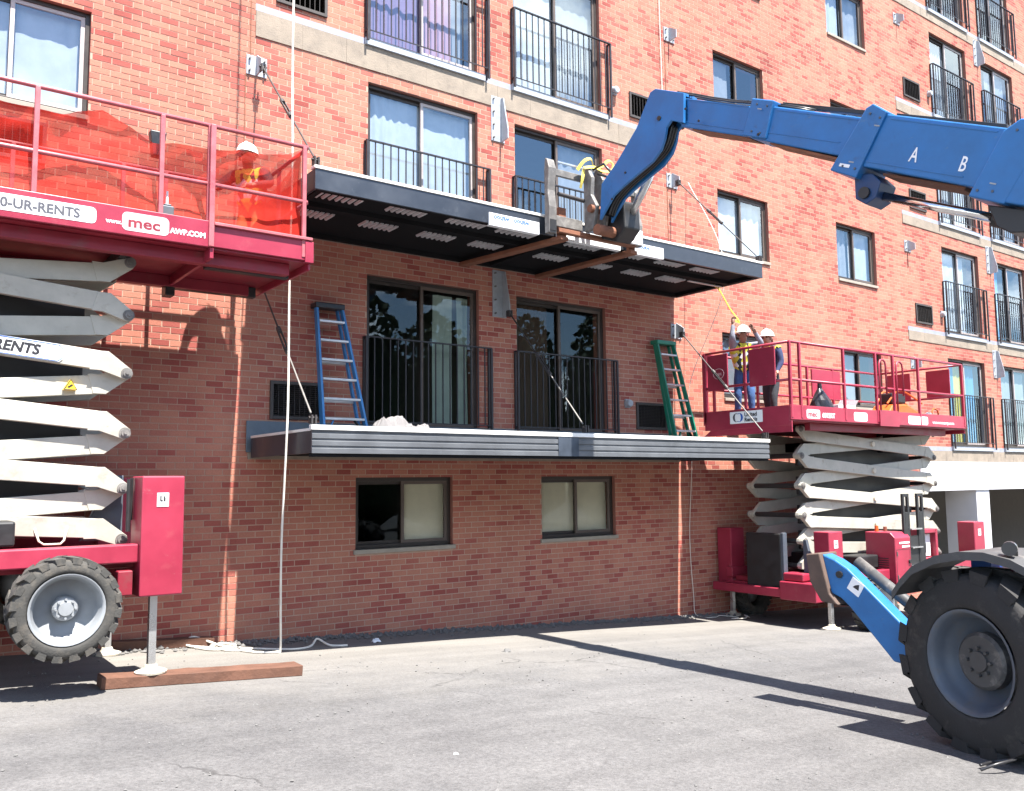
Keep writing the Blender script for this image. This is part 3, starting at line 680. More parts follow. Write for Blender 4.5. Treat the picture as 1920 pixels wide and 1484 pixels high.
# ------------------------------------------------------------------ canopies
CX0, CX1, CY = 3.67, 11.03, -1.85
UC = thing('metal_canopy', 'upper dark grey metal canopy resting on the blue machine forks', 'canopy', (7.35, 0, 3.09))
uz0, uz1 = 3.09, 3.345
MB().box(CX0, CX1, CY, CY + 0.03, uz0, uz1 - 0.035).build('fascia', 'fascia_dark', UC, bev=0.004)
MB().box(CX0, CX0 + 0.03, CY + 0.032, -0.06, uz0 + 0.002, uz1 - 0.035).build('side_fascia', 'fascia_dark', UC, bev=0.004)
MB().box(CX1 - 0.03, CX1, CY + 0.032, -0.06, uz0 + 0.002, uz1 - 0.035).build('side_fascia', 'fascia_dark', UC, bev=0.004)
MB().box(CX0 - 0.012, CX1 + 0.012, CY - 0.012, CY + 0.09, uz1 - 0.034, uz1).build('coping', 'coping_white', UC, bev=0.004)
MB().box(CX0 + 0.002, CX1 - 0.002, CY + 0.091, -0.05, uz1 - 0.06, uz1 - 0.036).build('roof_membrane', 'galv_dark', UC)
MB().box(CX0 + 0.031, CX1 - 0.031, CY + 0.031, -0.06, uz0 + 0.06, uz0 + 0.09).build('soffit', 'soffit_black', UC)
for a, b, c, d in ((CX0 + 0.031, CX1 - 0.031, CY + 0.031, CY + 0.10), (CX0 + 0.031, CX1 - 0.031, -0.13, -0.06), (CX0 + 0.031, CX1 - 0.031, -1.26, -1.18)):
    MB().box(a, b, c, d, uz0 + 0.004, uz0 + 0.059).build('purlin', 'soffit_black', UC)
for x in (3.72, 7.10, 10.93):
    MB().box(x, x + 0.07, CY + 0.102, -1.262, uz0 + 0.006, uz0 + 0.058).build('purlin', 'soffit_black', UC)
    MB().box(x, x + 0.07, -1.178, -0.132, uz0 + 0.006, uz0 + 0.058).build('purlin', 'soffit_black', UC)
for x in (4.10, 4.94, 5.77, 6.53, 7.65, 8.50, 9.30, 10.05):
    for y, wd in ((-1.58, 0.56), (-0.86, 0.50)):
        b = MB(); n = 7; wd_ = wd * random.uniform(0.9, 1.05)
        for i in range(n):
            xx = x - wd_ / 2 + wd_ * i / n
            b.prism([(0, 0.0), (0.012, -0.022), (0.032, -0.022), (0.044, 0.0)], (xx, y, uz0 + 0.056), (1, 0, 0), (0, 0, 1), (0, 1, 0), -0.11, 0.11)
        b.build('ribbed_panel', 'deck_metal', UC)
# white protective film with upside-down print along the lower edge of the fascia
for x0, x1 in ((5.88, 6.64), (6.92, 8.02), (8.27, 8.84)):
    f = MB().box(x0, x1, CY - 0.022, CY - 0.002, uz0 - 0.02, uz0 + 0.13)
    f.box(x0, x1, CY - 0.021, CY + 0.05, uz0 - 0.024, uz0 - 0.0205)
    fo = f.build('film_strip', 'film_white', UC)
    x = x0 + 0.30
    while x < x1:
        text('wahoo', 0.085, (x, CY - 0.0245, uz0 + 0.105), (-1, 0, 0), (0, 0, -1), 'print_blue', fo, bold=0.002)
        x += 0.30
MB().box(10.2, 10.96, -1.1, -1.06, uz0 - 0.01, uz0 + 0.004).build('loose_strip', 'deck_metal', UC)

LC = thing('metal_canopy', 'lower grey metal canopy with ribbed fascia and ladders standing on it', 'canopy', (7.35, 0, 0.31))
lz0, lz1 = 0.315, 0.605
rib = []; zc = lz0
prof = [(0.0, 0.0)]
pr = [(-0.03, 0.000), (-0.03, 0.05), (-0.018, 0.058), (-0.018, 0.072), (-0.03, 0.08), (-0.03, 0.125), (-0.018, 0.133), (-0.018, 0.147), (-0.03, 0.155), (-0.03, 0.20), (-0.018, 0.208), (-0.018, 0.222), (-0.03, 0.228), (-0.03, 0.238), (0.0, 0.238), (0.0, 0.0)]
MB().prism(pr, (0, CY + 0.03, lz0), (0, 1, 0), (0, 0, 1), (1, 0, 0), CX0, CX1).build('fascia', 'fascia_grey', LC)
MB().box(6.91, 7.24, CY - 0.006, CY - 0.001, lz0 - 0.002, lz1 - 0.052).build('splice_cover', 'fascia_patch', LC)
for a in (CX0, CX1 - 0.03):
    MB().box(a, a + 0.03, CY + 0.031, -0.08, lz0 + 0.002, lz1 - 0.06).build('side_fascia', 'fascia_dark', LC, bev=0.003)
    MB().box(a - 0.004, a + 0.05, CY + 0.06, -0.08, lz1 - 0.058, lz1 - 0.03).build('side_coping', 'coping_white', LC)
MB().box(CX0 - 0.012, CX1 + 0.012, CY - 0.012, CY + 0.055, lz1 - 0.05, lz1).build('coping', 'coping_white', LC, bev=0.004)
MB().box(CX0 + 0.031, CX1 - 0.031, CY + 0.056, -0.036, lz1 - 0.11, lz1 - 0.07).build('deck', 'galv_dark', LC)
MB().box(CX0 + 0.031, CX1 - 0.031, CY + 0.032, -0.03, lz0 + 0.03, lz0 + 0.05).build('soffit', 'soffit_black', LC)
MB().box(CX0 - 0.04, CX1 + 0.06, -0.034, -0.017, lz0 + 0.07, 0.76).build('ledger_plate', 'galv_dark', LC, bev=0.004)

MB().box(CX0 + 0.01, CX1 - 0.01, CY + 0.02, CY + 0.10, lz0 - 0.035, lz0 - 0.002).build('shade_strip', 'soffit_black', LC)  # black strip standing in for the shade on the lower flange
# tie rods from the wall brackets to the canopy edge
def tie_rod(x, z0, z1, label):
    t = thing('tie_rod', label, 'tie rod', (x, -0.17, z0), 'tie rods holding the canopies')
    a = Vector((x, -0.17, z0)); b = Vector((x, CY + 0.06, z1))
    P = lambda u: a + (b - a) * u
    MB().tube([a, P(0.40)], 0.010, 8).build('rod', 'steel_rod', t); MB().tube([P(0.56), P(0.97)], 0.010, 8).build('rod', 'steel_dirty' if z0 < 3.0 else 'steel_rod', t)
    tb = MB()
    for s in (-1, 1): tb.bar(P(0.40) + Vector((s * 0.02, 0, 0)), P(0.56) + Vector((s * 0.02, 0, 0)), 0.012, 0.022)
    tb.cyl(P(0.39), P(0.42), 0.028, 8).cyl(P(0.54), P(0.57), 0.028, 8)
    tb.build('turnbuckle', 'steel_rod', t)
    for q in (a, b):
        c = MB(); c.box(q.x - 0.03, q.x - 0.012, q.y - 0.04, q.y + 0.04, q.z - 0.06, q.z + 0.03); c.box(q.x + 0.012, q.x + 0.03, q.y - 0.04, q.y + 0.04, q.z - 0.06, q.z + 0.03)
        c.cyl((q.x - 0.045, q.y, q.z), (q.x + 0.045, q.y, q.z), 0.016, 8); c.build('clevis', 'steel_rod', t)
tie_rod(3.70, 5.10, 3.42, 'steel tie rod from the wall to the left end of the upper canopy')
tie_rod(11.03, 5.10, 3.42, 'steel tie rod from the wall to the right end of the upper canopy')
tie_rod(3.70, 2.46, 0.68, 'steel tie rod to the left end of the lower canopy by the blue ladder')
tie_rod(7.41, 2.44, 0.68, 'steel tie rod to the middle of the lower canopy between the doors')
tie_rod(11.02, 2.46, 0.68, 'steel tie rod to the right end of the lower canopy by the green ladder')

# ------------------------------------------------------------------ scissor lifts
def wheel(parent, c, Rr, wd, out, tyre_m, rim_m, lugs=20, rim_r=0.62, steer=0.0):
    """c: centre of the outer face; out: unit vector pointing outwards from the machine"""
    c = Vector(c); A = Vector(out).normalized(); o = c - A * (wd / 2)
    rr = Rr * rim_r
    rim = MB(); rim.lathe([(rr, wd * 0.5), (rr * 0.95, wd * 0.5), (rr * 0.91, wd * 0.40), (rr * 0.84, wd * 0.30), (rr * 0.80, wd * -0.02), (rr * 0.42, wd * -0.04), (rr * 0.40, wd * -0.06), (rr * 0.0, wd * -0.06)], o, A, 40, False)
    wo = rim.build('wheel', rim_m, parent, smooth=True)
    ty = MB(); ty.lathe([(rr * 0.99, wd * 0.44), (rr * 1.05, wd * 0.50), (rr * 1.12, wd * 0.51), (Rr * 0.86, wd * 0.50), (Rr * 0.915, wd * 0.45), (Rr * 0.935, wd * 0.36), (Rr * 0.935, -wd * 0.36), (Rr * 0.915, -wd * 0.45), (Rr * 0.86, -wd * 0.5), (rr * 1.05, -wd * 0.5), (rr * 0.99, -wd * 0.44)], o, A, 48)
    ty.build('tyre', tyre_m, wo, smooth=True)
    hk = 1.0 if rim_m == 'rim_silver' else 1.6
    hb = MB(); hb.lathe([(rr * 0.34 * hk, wd * -0.06), (rr * 0.34 * hk, wd * 0.16), (rr * 0.30 * hk, wd * 0.21), (rr * 0.20, wd * 0.22), (rr * 0.19, wd * 0.27), (0.0, wd * 0.27)], o, A, 24, False)
    x = A.cross(Vector((0, 0, 1))).normalized(); y = A.cross(x)
    for k in range(8):
        a = k * math.pi / 4; p = o + (x * math.cos(a) + y * math.sin(a)) * rr * 0.26; hb.cyl(p + A * wd * 0.2, p + A * wd * 0.29, rr * 0.035, 6)
    hb.build('hub', 'rim_silver' if rim_m == 'rim_silver' else 'fender_grey', wo)
    tr = MB()
    for k in range(lugs):
        for side in (-1, 1):
            a = 2 * math.pi * (k + (0.5 if side > 0 else 0)) / lugs; da = 0.30 * 2 * math.pi / lugs
            def pt(ang, r_, t_): return o + (x * math.cos(ang) + y * math.sin(ang)) * r_ + A * t_
            t0, t1 = side * wd * 0.03, side * wd * 0.5; sk = 0.45 * 2 * math.pi / lugs
            n = len(tr.v)
            for (ang, t_, r1) in ((a - da + sk, t0, Rr), (a + da + sk, t0, Rr), (a + da, t1, Rr * 0.985), (a - da, t1, Rr * 0.985)):
                tr.v.append(tuple(pt(ang, Rr * 0.91, t_))); tr.v.append(tuple(pt(ang, r1, t_)))
            tr.f += [(n+1, n+3, n+5, n+7), (n, n+1, n+7, n+6), (n+2, n+4, n+5, n+3), (n, n+2, n+3, n+1), (n+4, n+6, n+7, n+5)]
            # shoulder of the lug running down the sidewall
            n = len(tr.v)
            for ang, s_ in ((a - da * 0.9, 0), (a + da * 0.9, 0)):
                tr.v += [tuple(pt(ang, Rr * 0.985, t1)), tuple(pt(ang, Rr * 0.86, t1 + side * wd * 0.012)), tuple(pt(ang, Rr * 0.86, t1 - side * wd * 0.03)), tuple(pt(ang, Rr * 0.95, t1 - side * wd * 0.04))]
            tr.f += [(n, n+1, n+5, n+4), (n, n+3, n+2, n+1), (n+4, n+5, n+6, n+7)]
    tr.build('tread', tyre_m, wo)['kind'] = 'stuff'
    return wo

def arm_poly(xr, zr, xl, zl, hh=0.095):
    """one scissor arm seen from the side, pins at (xr,zr) right and (xl,zl) left; tips crank to the pins"""
    s = 1 if zl > zr else -1
    rz, lz = zr + s * 0.105, zl - s * 0.105
    P = [(xr - 0.16, rz + s * hh), (xr + 0.045, zr + s * 0.035), (xr + 0.055, zr - s * 0.005), (xr + 0.03, zr - s * 0.045), (xr - 0.02, zr - s * 0.055), (xr - 0.22, rz - s * hh),
         (xl + 0.16, lz - s * hh), (xl - 0.045, zl - s * 0.035), (xl - 0.055, zl + s * 0.005), (xl - 0.03, zl + s * 0.045), (xl + 0.02, zl + s * 0.055), (xl + 0.22, lz + s * hh)]
    return P

mat('lift_red_highlight', (0.40, 0.105, 0.12), 0.42, var=0.2, scale=6, dirt=((0.32, 0.03, 0.05), 0.55, 0.6, 5))  # paler red: pink sun highlight of the rails put into the colour
def scissor_lift(label, XL, XR, levels, yN, yF, px0, px1, ztoe0, posts, ext_x, wheels, boxes, chz, loc, railm='lift_red', hh=0.086):
    T = thing('scissor_lift', label, 'scissor lift', loc, 'scissor lifts beside the building')
    zt0, zt1, zmid, ztop = ztoe0, ztoe0 + 0.225, ztoe0 + 0.61, ztoe0 + 1.19
    # --- arms
    yn, yf = yN + 0.40, yF - 0.26
    for k in range(len(levels) - 1):
        a, b = levels[k], levels[k + 1]
        for (y0, y1, s) in ((yn, yn + 0.06, 1), (yf - 0.06, yf, 1), (yn + 0.07, yn + 0.13, -1), (yf - 0.13, yf - 0.07, -1)):
            zr, zl = (a, b) if s > 0 else (b, a)
            MB().prism(arm_poly(XR, zr, XL, zl, hh), (0, 0, 0), (1, 0, 0), (0, 0, 1), (0, 1, 0), y0, y1).build('scissor_arm', 'arm_white', T, bev=0.006)
        for (zr, zl, yy) in ((a, b, yn), (b, a, yn + 0.07)):
            P_ = arm_poly(XR, zr, XL, zl, hh + 0.004); sg = 1 if zl > zr else -1
            rz_, lz_ = zr + sg * 0.105, zl - sg * 0.105
            MB().prism(P_[:6] + [(XR - 0.32, rz_ - sg * (hh + 0.004) + 0.002), (XR - 0.27, rz_ + sg * (hh + 0.004))], (0, 0, 0), (1, 0, 0), (0, 0, 1), (0, 1, 0), yy - 0.006, yy - 0.0005).build('arm_end_plate', 'arm_white', T, bev=0.003)
            MB().prism(P_[6:] + [(XL + 0.32, lz_ + sg * (hh + 0.004) - 0.002), (XL + 0.27, lz_ - sg * (hh + 0.004))], (0, 0, 0), (1, 0, 0), (0, 0, 1), (0, 1, 0), yy - 0.006, yy - 0.0005).build('arm_end_plate', 'arm_white', T, bev=0.003)
        MB().cyl(((XL + XR) / 2, yn - 0.03, (a + b) / 2), ((XL + XR) / 2, yf + 0.03, (a + b) / 2), 0.045, 14).build('pivot_tube', 'pad_cream', T)
    for z in levels:
        for x in (XL, XR):
            MB().cyl((x, yn + 0.14, z), (x, yf - 0.14, z), 0.04, 12).build('cross_tube', 'black_paint', T)
            for y, d in ((yn, -1), (yf, 1)):
                MB().cyl((x, y + d * 0.002, z), (x, y + d * 0.014, z), 0.052, 18).cyl((x, y + d * 0.014, z), (x, y + d * 0.03, z), 0.036, 16).cyl((x, y + d * 0.03, z), (x, y + d * 0.042, z), 0.016, 6).build('pivot_pin', 'steel_dirty', T)
        for xx in (XL + 0.75, XR - 1.35):
            MB().box(xx, xx + 0.6, yn + 0.2, yf - 0.2, (a + b) / 2 - 0.13, (a + b) / 2 + 0.02).build('cross_member', 'black_paint', T, bev=0.01)
    for k in range(1, len(levels) - 1):
        MB().box(XL + 0.32, XR - 0.32, yn + 0.30, yn + 0.36, levels[k] - 0.15, levels[k] + 0.15).build('dark_gap_panel', 'black_paint', T, bev=0.01)  # added black panels that darken the gaps between the arms
    for k in (1, 3):
        if k + 1 < len(levels):
            MB().cyl((XL + 1.0, (yn + yf) / 2, levels[k] + 0.05), (XR - 1.1, (yn + yf) / 2, levels[k + 1]), 0.06, 12).build('lift_cylinder', 'black_paint', T)
    # --- platform
    MB().box(px0 + 0.02, px1 - 0.02, yN + 0.03, yF - 0.03, zt0 - 0.02, zt0 + 0.04).build('deck', 'lift_red_dull', T)
    for y in (yN + 0.15, yF - 0.25): MB().box(XL - 0.1, ext_x if ext_x else XR, y, y + 0.1, zt0 - 0.14, zt0 - 0.022).build('deck_beam', 'lift_red_dull', T, bev=0.005)
    for x in (XL + 0.2, (XL + XR) / 2, XR - 0.1): MB().box(x, x + 0.09, yN + 0.26, yF - 0.26, zt0 - 0.12, zt0 - 0.024).build('deck_beam', 'black_paint', T)
    for y0, y1, nm in ((yN, yN + 0.025, 'toe_board'), (yF - 0.025, yF, 'toe_board')):
        MB().box(px0, px1, y0, y1, zt0, zt1).build(nm, 'lift_red', T, bev=0.006)
    for x0, x1 in ((px0, px0 + 0.025), (px1 - 0.025, px1)):
        MB().box(x0, x1, yN + 0.027, yF - 0.027, zt0 - 0.09, zt1 - 0.004).build('end_board', 'lift_red', T, bev=0.006)
    r_ = 0.021
    for y in (yN + 0.012, yF - 0.012):
        for z in (ztop, zmid): MB().tube([(px0 + 0.03, y, z), (px1 - 0.05, y, z)], r_, 10).build('guard_rail', railm, T, smooth=True)
        for x in posts: MB().bar((x, y, zt0 + 0.03), (x, y, ztop), 0.042, 0.042, (0, 1, 0)).build('guard_post', railm, T, bev=0.006)
    for x in (px0 + 0.03, px1 - 0.05):
        for z in (ztop, zmid): MB().tube([(x, yN + 0.035, z), (x, yF - 0.035, z)], r_, 10).build('guard_rail', railm, T, smooth=True)
        MB().bar((x, (yN + yF) / 2, zt0 + 0.03), (x, (yN + yF) / 2, ztop), 0.038, 0.038, (0, 1, 0)).build('guard_post', railm, T, bev=0.006)
    # --- chassis
    cz0, cz1 = chz
    for y0, y1 in ((yN - 0.15, yN - 0.02), (yF + 0.02, yF + 0.15)):
        MB().box(XL - 0.15, XR + 0.12, y0, y1, cz0, cz1).build('chassis_rail', 'lift_red', T, bev=0.012)
    MB().box(XL - 0.1, XR + 0.08, yN, yF, cz0 - 0.05, cz0 + 0.03).build('chassis_tray', 'lift_red_dull', T, bev=0.01)
    for x in (XL - 0.16, XR + 0.06): MB().box(x, x + 0.10, yN - 0.18, yF + 0.18, cz0 - 0.22, cz0 - 0.052).build('bumper_beam', 'lift_red', T, bev=0.012)
    MB().box(XL + 0.9, XR - 0.9, yN + 0.04, yF - 0.04, cz1 + 0.01, cz1 + 0.22).build('tray_cover', 'black_paint', T, bev=0.02)
    for x, d in wheels:
        zc = cz0 - 0.31
        wheel(T, (x, yN - 0.50, zc), d, 0.31, (0, -1, 0), 'tyre_dusty', 'rim_silver', rim_r=0.68)
        wheel(T, (x, yF + 0.46, zc), d, 0.31, (0, 1, 0), 'tyre_dusty', 'rim_silver')
        MB().cyl((x, yN - 0.25, zc), (x, yF + 0.22, zc), 0.07, 12).build('axle', 'black_paint', T)
    # --- outrigger towers with jack legs
    for (bx0, bx1, by0, by1, bz0, bz1, jx, foot_z, sticker) in boxes:
        bo = MB().box(bx0, bx1, by0, by1, bz0, bz1).build('outrigger_tower', 'lift_red', T, bev=0.012)
        jy = (by0 + by1) / 2
        MB().box(jx - 0.032, jx + 0.032, jy - 0.032, jy + 0.032, foot_z + 0.05, bz0 + 0.06).build('jack_leg', 'steel_bright', T, bev=0.005)
        MB().lathe([(0.0, 0.0), (0.13, 0.0), (0.135, 0.018), (0.06, 0.045), (0.05, 0.075), (0.0, 0.075)], (jx, jy, foot_z), (0, 0, 1), 24, False).build('jack_foot', 'pad_cream', T)
        if sticker:
            sx = (bx0 + bx1) / 2; sz = bz1 - 0.19 * (bz1 - bz0) - 0.02
            st = MB().box(sx - 0.055, sx + 0.045, by0 - 0.004, by0 - 0.001, sz - 0.05, sz + 0.07).build('decal', 'decal_white', bo)
            m_ = MB(); y_ = by0 - 0.006
            m_.prism([(-0.025, 0.0), (0.0, 0.0), (0.0, 0.012), (-0.012, 0.012), (-0.012, 0.05), (-0.025, 0.05)], (sx - 0.005, y_, sz - 0.005), (1, 0, 0), (0, 0, 1), (0, 1, 0), 0, 0.001)
            m_.prism([(0.006, 0.0), (0.022, 0.0), (0.022, 0.03), (0.010, 0.05), (0.006, 0.05)], (sx - 0.005, y_, sz - 0.005), (1, 0, 0), (0, 0, 1), (0, 1, 0), 0, 0.001)
            m_.build('pictogram', 'decal_black', bo)
    return T, (zt0, zt1, zmid, ztop)

def plate_text(T, s, x, y, z, size, ma='decal_white', plate=None, bold=0.003, ink=None, shear=0.0, xs=1.0, w_=None):
    if plate:
        wdt = w_
        n = 6; r_ = size * 0.35; h0, h1 = z - size * 0.28, z + size * 0.98; xa, xb = x - size * 0.35, x + wdt
        pol = []
        for cx_, cz_, a0 in ((xb - r_, h1 - r_, 0), (xa + r_, h1 - r_, 90), (xa + r_, h0 + r_, 180), (xb - r_, h0 + r_, 270)):
            for i in range(n + 1): a = R(a0 + 90 * i / n); pol.append((cx_ + r_ * math.cos(a), cz_ + r_ * math.sin(a)))
        MB().prism(pol, (0, y + 0.001, 0), (1, 0, 0), (0, 0, 1), (0, 1, 0), -0.0015, 0).build('decal', plate, T)
    return text(s, size, (x, y - 0.0022, z), (1, 0, 0), (0, 0, 1), ink or ma, T, bold=bold, shear=shear, xs=xs)

# ---- left lift
LL, LZ = scissor_lift('red and white scissor lift with orange netting at the left edge', -2.07, 1.93, [-0.485, -0.02, 0.49, 1.046, 1.594, 2.10], -2.0, -0.42,
                      -1.7, 3.575, 2.262, (-1.66, -0.9, 0.05, 1.05, 2.09, 2.53, 3.49), 3.4, ((1.35, 0.415), (-1.75, 0.415)),
                      ((1.95, 2.31, -2.22, -1.86, -0.95, 0.085, 2.11, -1.628, True), (-2.7, -2.34, -2.22, -1.86, -0.95, 0.085, -2.52, gz(-2.52) + 0.1, True), (1.95, 2.31, -0.50, -0.16, -0.95, 0.085, 2.11, gz(2.1), True)),
                      (-0.66, -0.50), (0, -1.2, gz(0)), 'lift_red_highlight')
# main deck stands proud of the roll-out extension
MB().box(-1.72, 2.56, -2.035, -2.003, 2.245, 2.50).build('side_panel', 'lift_red', LL, bev=0.006)
MB().box(2.54, 2.575, -2.03, -0.45, 2.14, 2.244).build('deck_lip', 'lift_red', LL, bev=0.005)
MB().bar((2.545, -2.03, 2.25), (2.545, -2.03, 3.45), 0.05, 0.05, (0, 1, 0)).build('guard_post', 'lift_red_highlight', LL, bev=0.006)
MB().box(2.58, 3.575, -2.03, -1.99, 2.47, 2.50).build('toe_flange', 'lift_red_highlight', LL, bev=0.004)
MB().box(3.5, 3.59, -2.02, -1.97, 2.24, 2.46).build('end_bracket', 'lift_red', LL, bev=0.004)
for x0, x1, y in ((2.6, 3.45, -1.72), (2.5, 3.5, -0.62)): MB().box(x0, x1, y, y + 0.1, 2.12, 2.235).build('slide_rail', 'black_paint', LL, bev=0.006)
MB().box(2.50, 2.60, -0.66, -0.50, 2.03, 2.2).build('roller_block', 'black_paint', LL, bev=0.01)
plate_text(LL, '0-UR-RENTS', 0.80, -2.037, 2.335, 0.115, plate='decal_white', ink='decal_grey', w_=0.74, bold=0.004, xs=0.98)
text('www.', 0.055, (1.62, -2.0375, 2.335), (1, 0, 0), (0, 0, 1), 'decal_white', LL, bold=0.002)
plate_text(LL, 'mec', 1.80, -2.037, 2.325, 0.135, plate='decal_pink', ink='lift_red_dull', w_=0.36, bold=0.003, xs=1.25)
text('AWP.COM', 0.068, (2.17, -2.0375, 2.325), (1, 0, 0), (0, 0, 1), 'decal_white', LL, bold=0.003)
# decals on the arms
ya = -2.0 + 0.40 - 0.008
sl_ = (1.015 - 1.546) / 4.0
def arm_z(x, zr, zl, XR=1.93, XL=-2.07): # centreline of an arm rising to the left
    s = 1 if zl > zr else -1
    t_ = (XR - 0.19 - x) / (XR - XL - 0.38); return (zr + s * 0.105) * (1 - t_) + (zl - s * 0.105) * t_
zc = arm_z(1.05, 1.046, 1.594); dz = (arm_z(1.5, 1.046, 1.594) - arm_z(0.5, 1.046, 1.594))
axd = Vector((1, 0, dz)).normalized(); ayd = Vector((-axd.z, 0, axd.x))
o_ = Vector((0.70, ya, arm_z(0.70, 1.046, 1.594) - 0.045))
pl = MB(); e_ = [(-0.1, -0.03), (0.66, -0.03), (0.69, 0.0), (0.69, 0.10), (0.66, 0.13), (-0.1, 0.13)]
pl.prism([(u, v) for u, v in e_], o_ + Vector((0, 0.001, 0)), axd, ayd, (0, 1, 0), -0.0015, 0).build('decal', 'decal_white', LL)
fr_ = MB()
for (a, b) in (((-0.1, -0.022), (0.65, -0.022)), ((0.65, -0.022), (0.68, 0.005)), ((0.68, 0.005), (0.68, 0.095)), ((0.68, 0.095), (0.65, 0.122)), ((0.65, 0.122), (-0.1, 0.122))):
    fr_.bar(o_ + axd * a[0] + ayd * a[1] - Vector((0, 0.002, 0)), o_ + axd * b[0] + ayd * b[1] - Vector((0, 0.002, 0)), 0.006, 0.002, (0, 1, 0))
fr_.build('decal_border', 'decal_blue', LL)
text('R-RENTS', 0.125, o_ + axd * 0.02 + ayd * 0.01 - Vector((0, 0.003, 0)), axd, ayd, 'decal_black', LL, bold=0.005, shear=0.15, xs=0.98)
tx, tz = 1.46, arm_z(1.46, 1.046, 0.49) - 0.045
MB().prism([(-0.055, 0), (0.055, 0), (0, 0.095)], (tx, ya + 0.0, tz), (1, 0, 0), (0, 0, 1), (0, 1, 0), -0.0012, 0.077).build('warning_triangle', 'decal_yellow', LL)
MB().tube([(tx - 0.052, ya - 0.002, tz + 0.001), (tx + 0.052, ya - 0.002, tz + 0.001), (tx, ya - 0.002, tz + 0.093), (tx - 0.052, ya - 0.002, tz + 0.001)], 0.004, 5).build('triangle_border', 'decal_black', LL)
MB().bar((tx - 0.02, ya - 0.002, tz + 0.02), (tx + 0.015, ya - 0.002, tz + 0.045), 0.004, 0.016).build('pictogram', 'decal_black', LL)
# cable loop, frame leg and cylinder beside the lowest arm
MB().tube([(1.22, -1.6, -0.36), (1.25, -1.64, -0.47), (1.29, -1.65, -0.50), (1.42, -1.65, -0.50), (1.45, -1.64, -0.47), (1.48, -1.6, -0.35)], 0.010, 8).build('grab_loop', 'pad_cream', LL, smooth=True)
MB().prism([(1.62, -0.5), (1.98, -0.5), (1.98, 0.10), (1.86, 0.10)], (0, 0, 0), (1, 0, 0), (0, 0, 1), (0, 1, 0), -1.40, -1.32).build('pivot_stand', 'rim_grey', LL, bev=0.006)
MB().cyl((1.905, -1.95, -0.4), (1.905, -1.95, 0.06), 0.02, 10).build('hose', 'black_paint', LL)
MB().cyl((1.93, -1.93, -0.3), (1.93, -1.93, 0.07), 0.014, 10).build('hose', 'black_paint', LL)
MB().box(1.78, 1.9, -2.2, -2.0, -0.93, -0.72).build('valve_block', 'lift_red_dull', LL, bev=0.01)
# control box with joystick, manual box
cb = MB().box(2.11, 2.22, -1.97, -1.86, 2.50, 2.60).box(2.13, 2.2, -1.96, -1.88, 2.60, 2.62).build('control_box', 'rim_grey', LL, bev=0.012)
MB().cyl((2.165, -1.92, 2.62), (2.165, -1.92, 2.75), 0.012, 8).build('joystick', 'decal_white', cb)
MB().prism([(0, 0), (0.10, 0), (0.13, 0.26), (-0.03, 0.26)], (2.19, -1.2, 3.32), (1, 0, 0), (0, 0, 1), (0, 1, 0), -0.05, 0.05).build('manual_box', 'black_plastic', LL, bev=0.01)

# ---- right lift
RL, RZ = scissor_lift('red and white scissor lift with two workers at the right', 11.97, 15.97, [-1.36, -0.975, -0.57, -0.105, 0.37, 0.80], -2.14, -0.42,
                      11.2, 16.45, 0.895, (11.23, 11.47, 12.62, 13.54, 14.07, 14.87, 16.40), None, ((12.62, 0.415), (15.3, 0.415)),
                      ((11.86, 12.22, -2.24, -1.97, -1.75, -0.81, 12.03, gz(12.03), True), (16.30, 16.68, -2.24, -1.93, -1.75, -0.81, 16.5, gz(16.5), True), (11.86, 12.2, -0.36, -0.06, -1.85, -0.81, 12.03, gz(12.0), False)),
                      (-1.62, -1.46), (14, -1.2, gz(14)), hh=0.088)
plate_text(RL, 'mec', 11.62, -2.1415, 0.955, 0.115, plate='decal_pink', ink='lift_red_dull', w_=0.31, bold=0.0025, xs=1.2)
text('6092RT', 0.105, (11.98, -2.143, 0.95), (1, 0, 0), (0, 0, 1), 'decal_white', RL, bold=0.003)
for x0, x1 in ((12.88, 13.22), (14.5, 15.1)): plate_text(RL, '', x0, -2.1415, 0.955, 0.115, plate='decal_white', w_=x1 - x0)
text('MEC', 0.07, (14.56, -2.144, 0.975), (1, 0, 0), (0, 0, 1), 'decal_pink', RL, bold=0.003)
text('www.mecawp.com', 0.075, (15.25, -2.143, 0.955), (1, 0, 0), (0, 0, 1), 'decal_white', RL, bold=0.002, xs=1.3)
# main panel on the long side and gate
MB().box(13.56, 14.14, -2.165, -2.143, 0.86, 1.13).build('gate_board', 'lift_red', RL, bev=0.006)
for x in (13.60, 14.12): MB().tube([(x, -2.16, 1.13), (x, -2.16, 1.90), (x + 0.04, -2.16, 1.97), (x + 0.12, -2.16, 1.985), (x + 0.18, -2.16, 1.95), (x + 0.2, -2.16, 1.88), (x + 0.2, -2.16, 1.4)], 0.016, 8).build('gate_handle', 'lift_red', RL, smooth=True)
# end boards facing the canopy: sheet panels hung on the end rail
for y0, y1 in ((-0.98, -0.56), (-1.90, -1.41)): MB().box(11.17, 11.195, y0, y1, 1.45, 2.04).build('end_panel', 'lift_red', RL, bev=0.005)
for y0, y1 in ((-1.88, -1.42), (-1.1, -0.6)): MB().box(16.44, 16.46, y0, y1, 1.50, 2.04).build('end_panel', 'lift_red', RL, bev=0.005)
MB().box(14.2, 15.1, -0.45, -0.42, 1.5, 2.05).build('side_screen', 'lift_red', RL, bev=0.005)
MB().bar((11.23, -0.46, 0.92), (11.23, -0.46, 2.08), 0.06, 0.06, (0, 1, 0)).build('guard_post', 'lift_red', RL, bev=0.006)
oval = [(0.11 * math.cos(R(a)), 0.085 * math.sin(R(a))) for a in range(0, 361, 20)]
MB().tube([(11.166, -0.80 - u, 1.72 + v) for u, v in oval], 0.005, 5).build('emblem', 'decal_pink', RL)
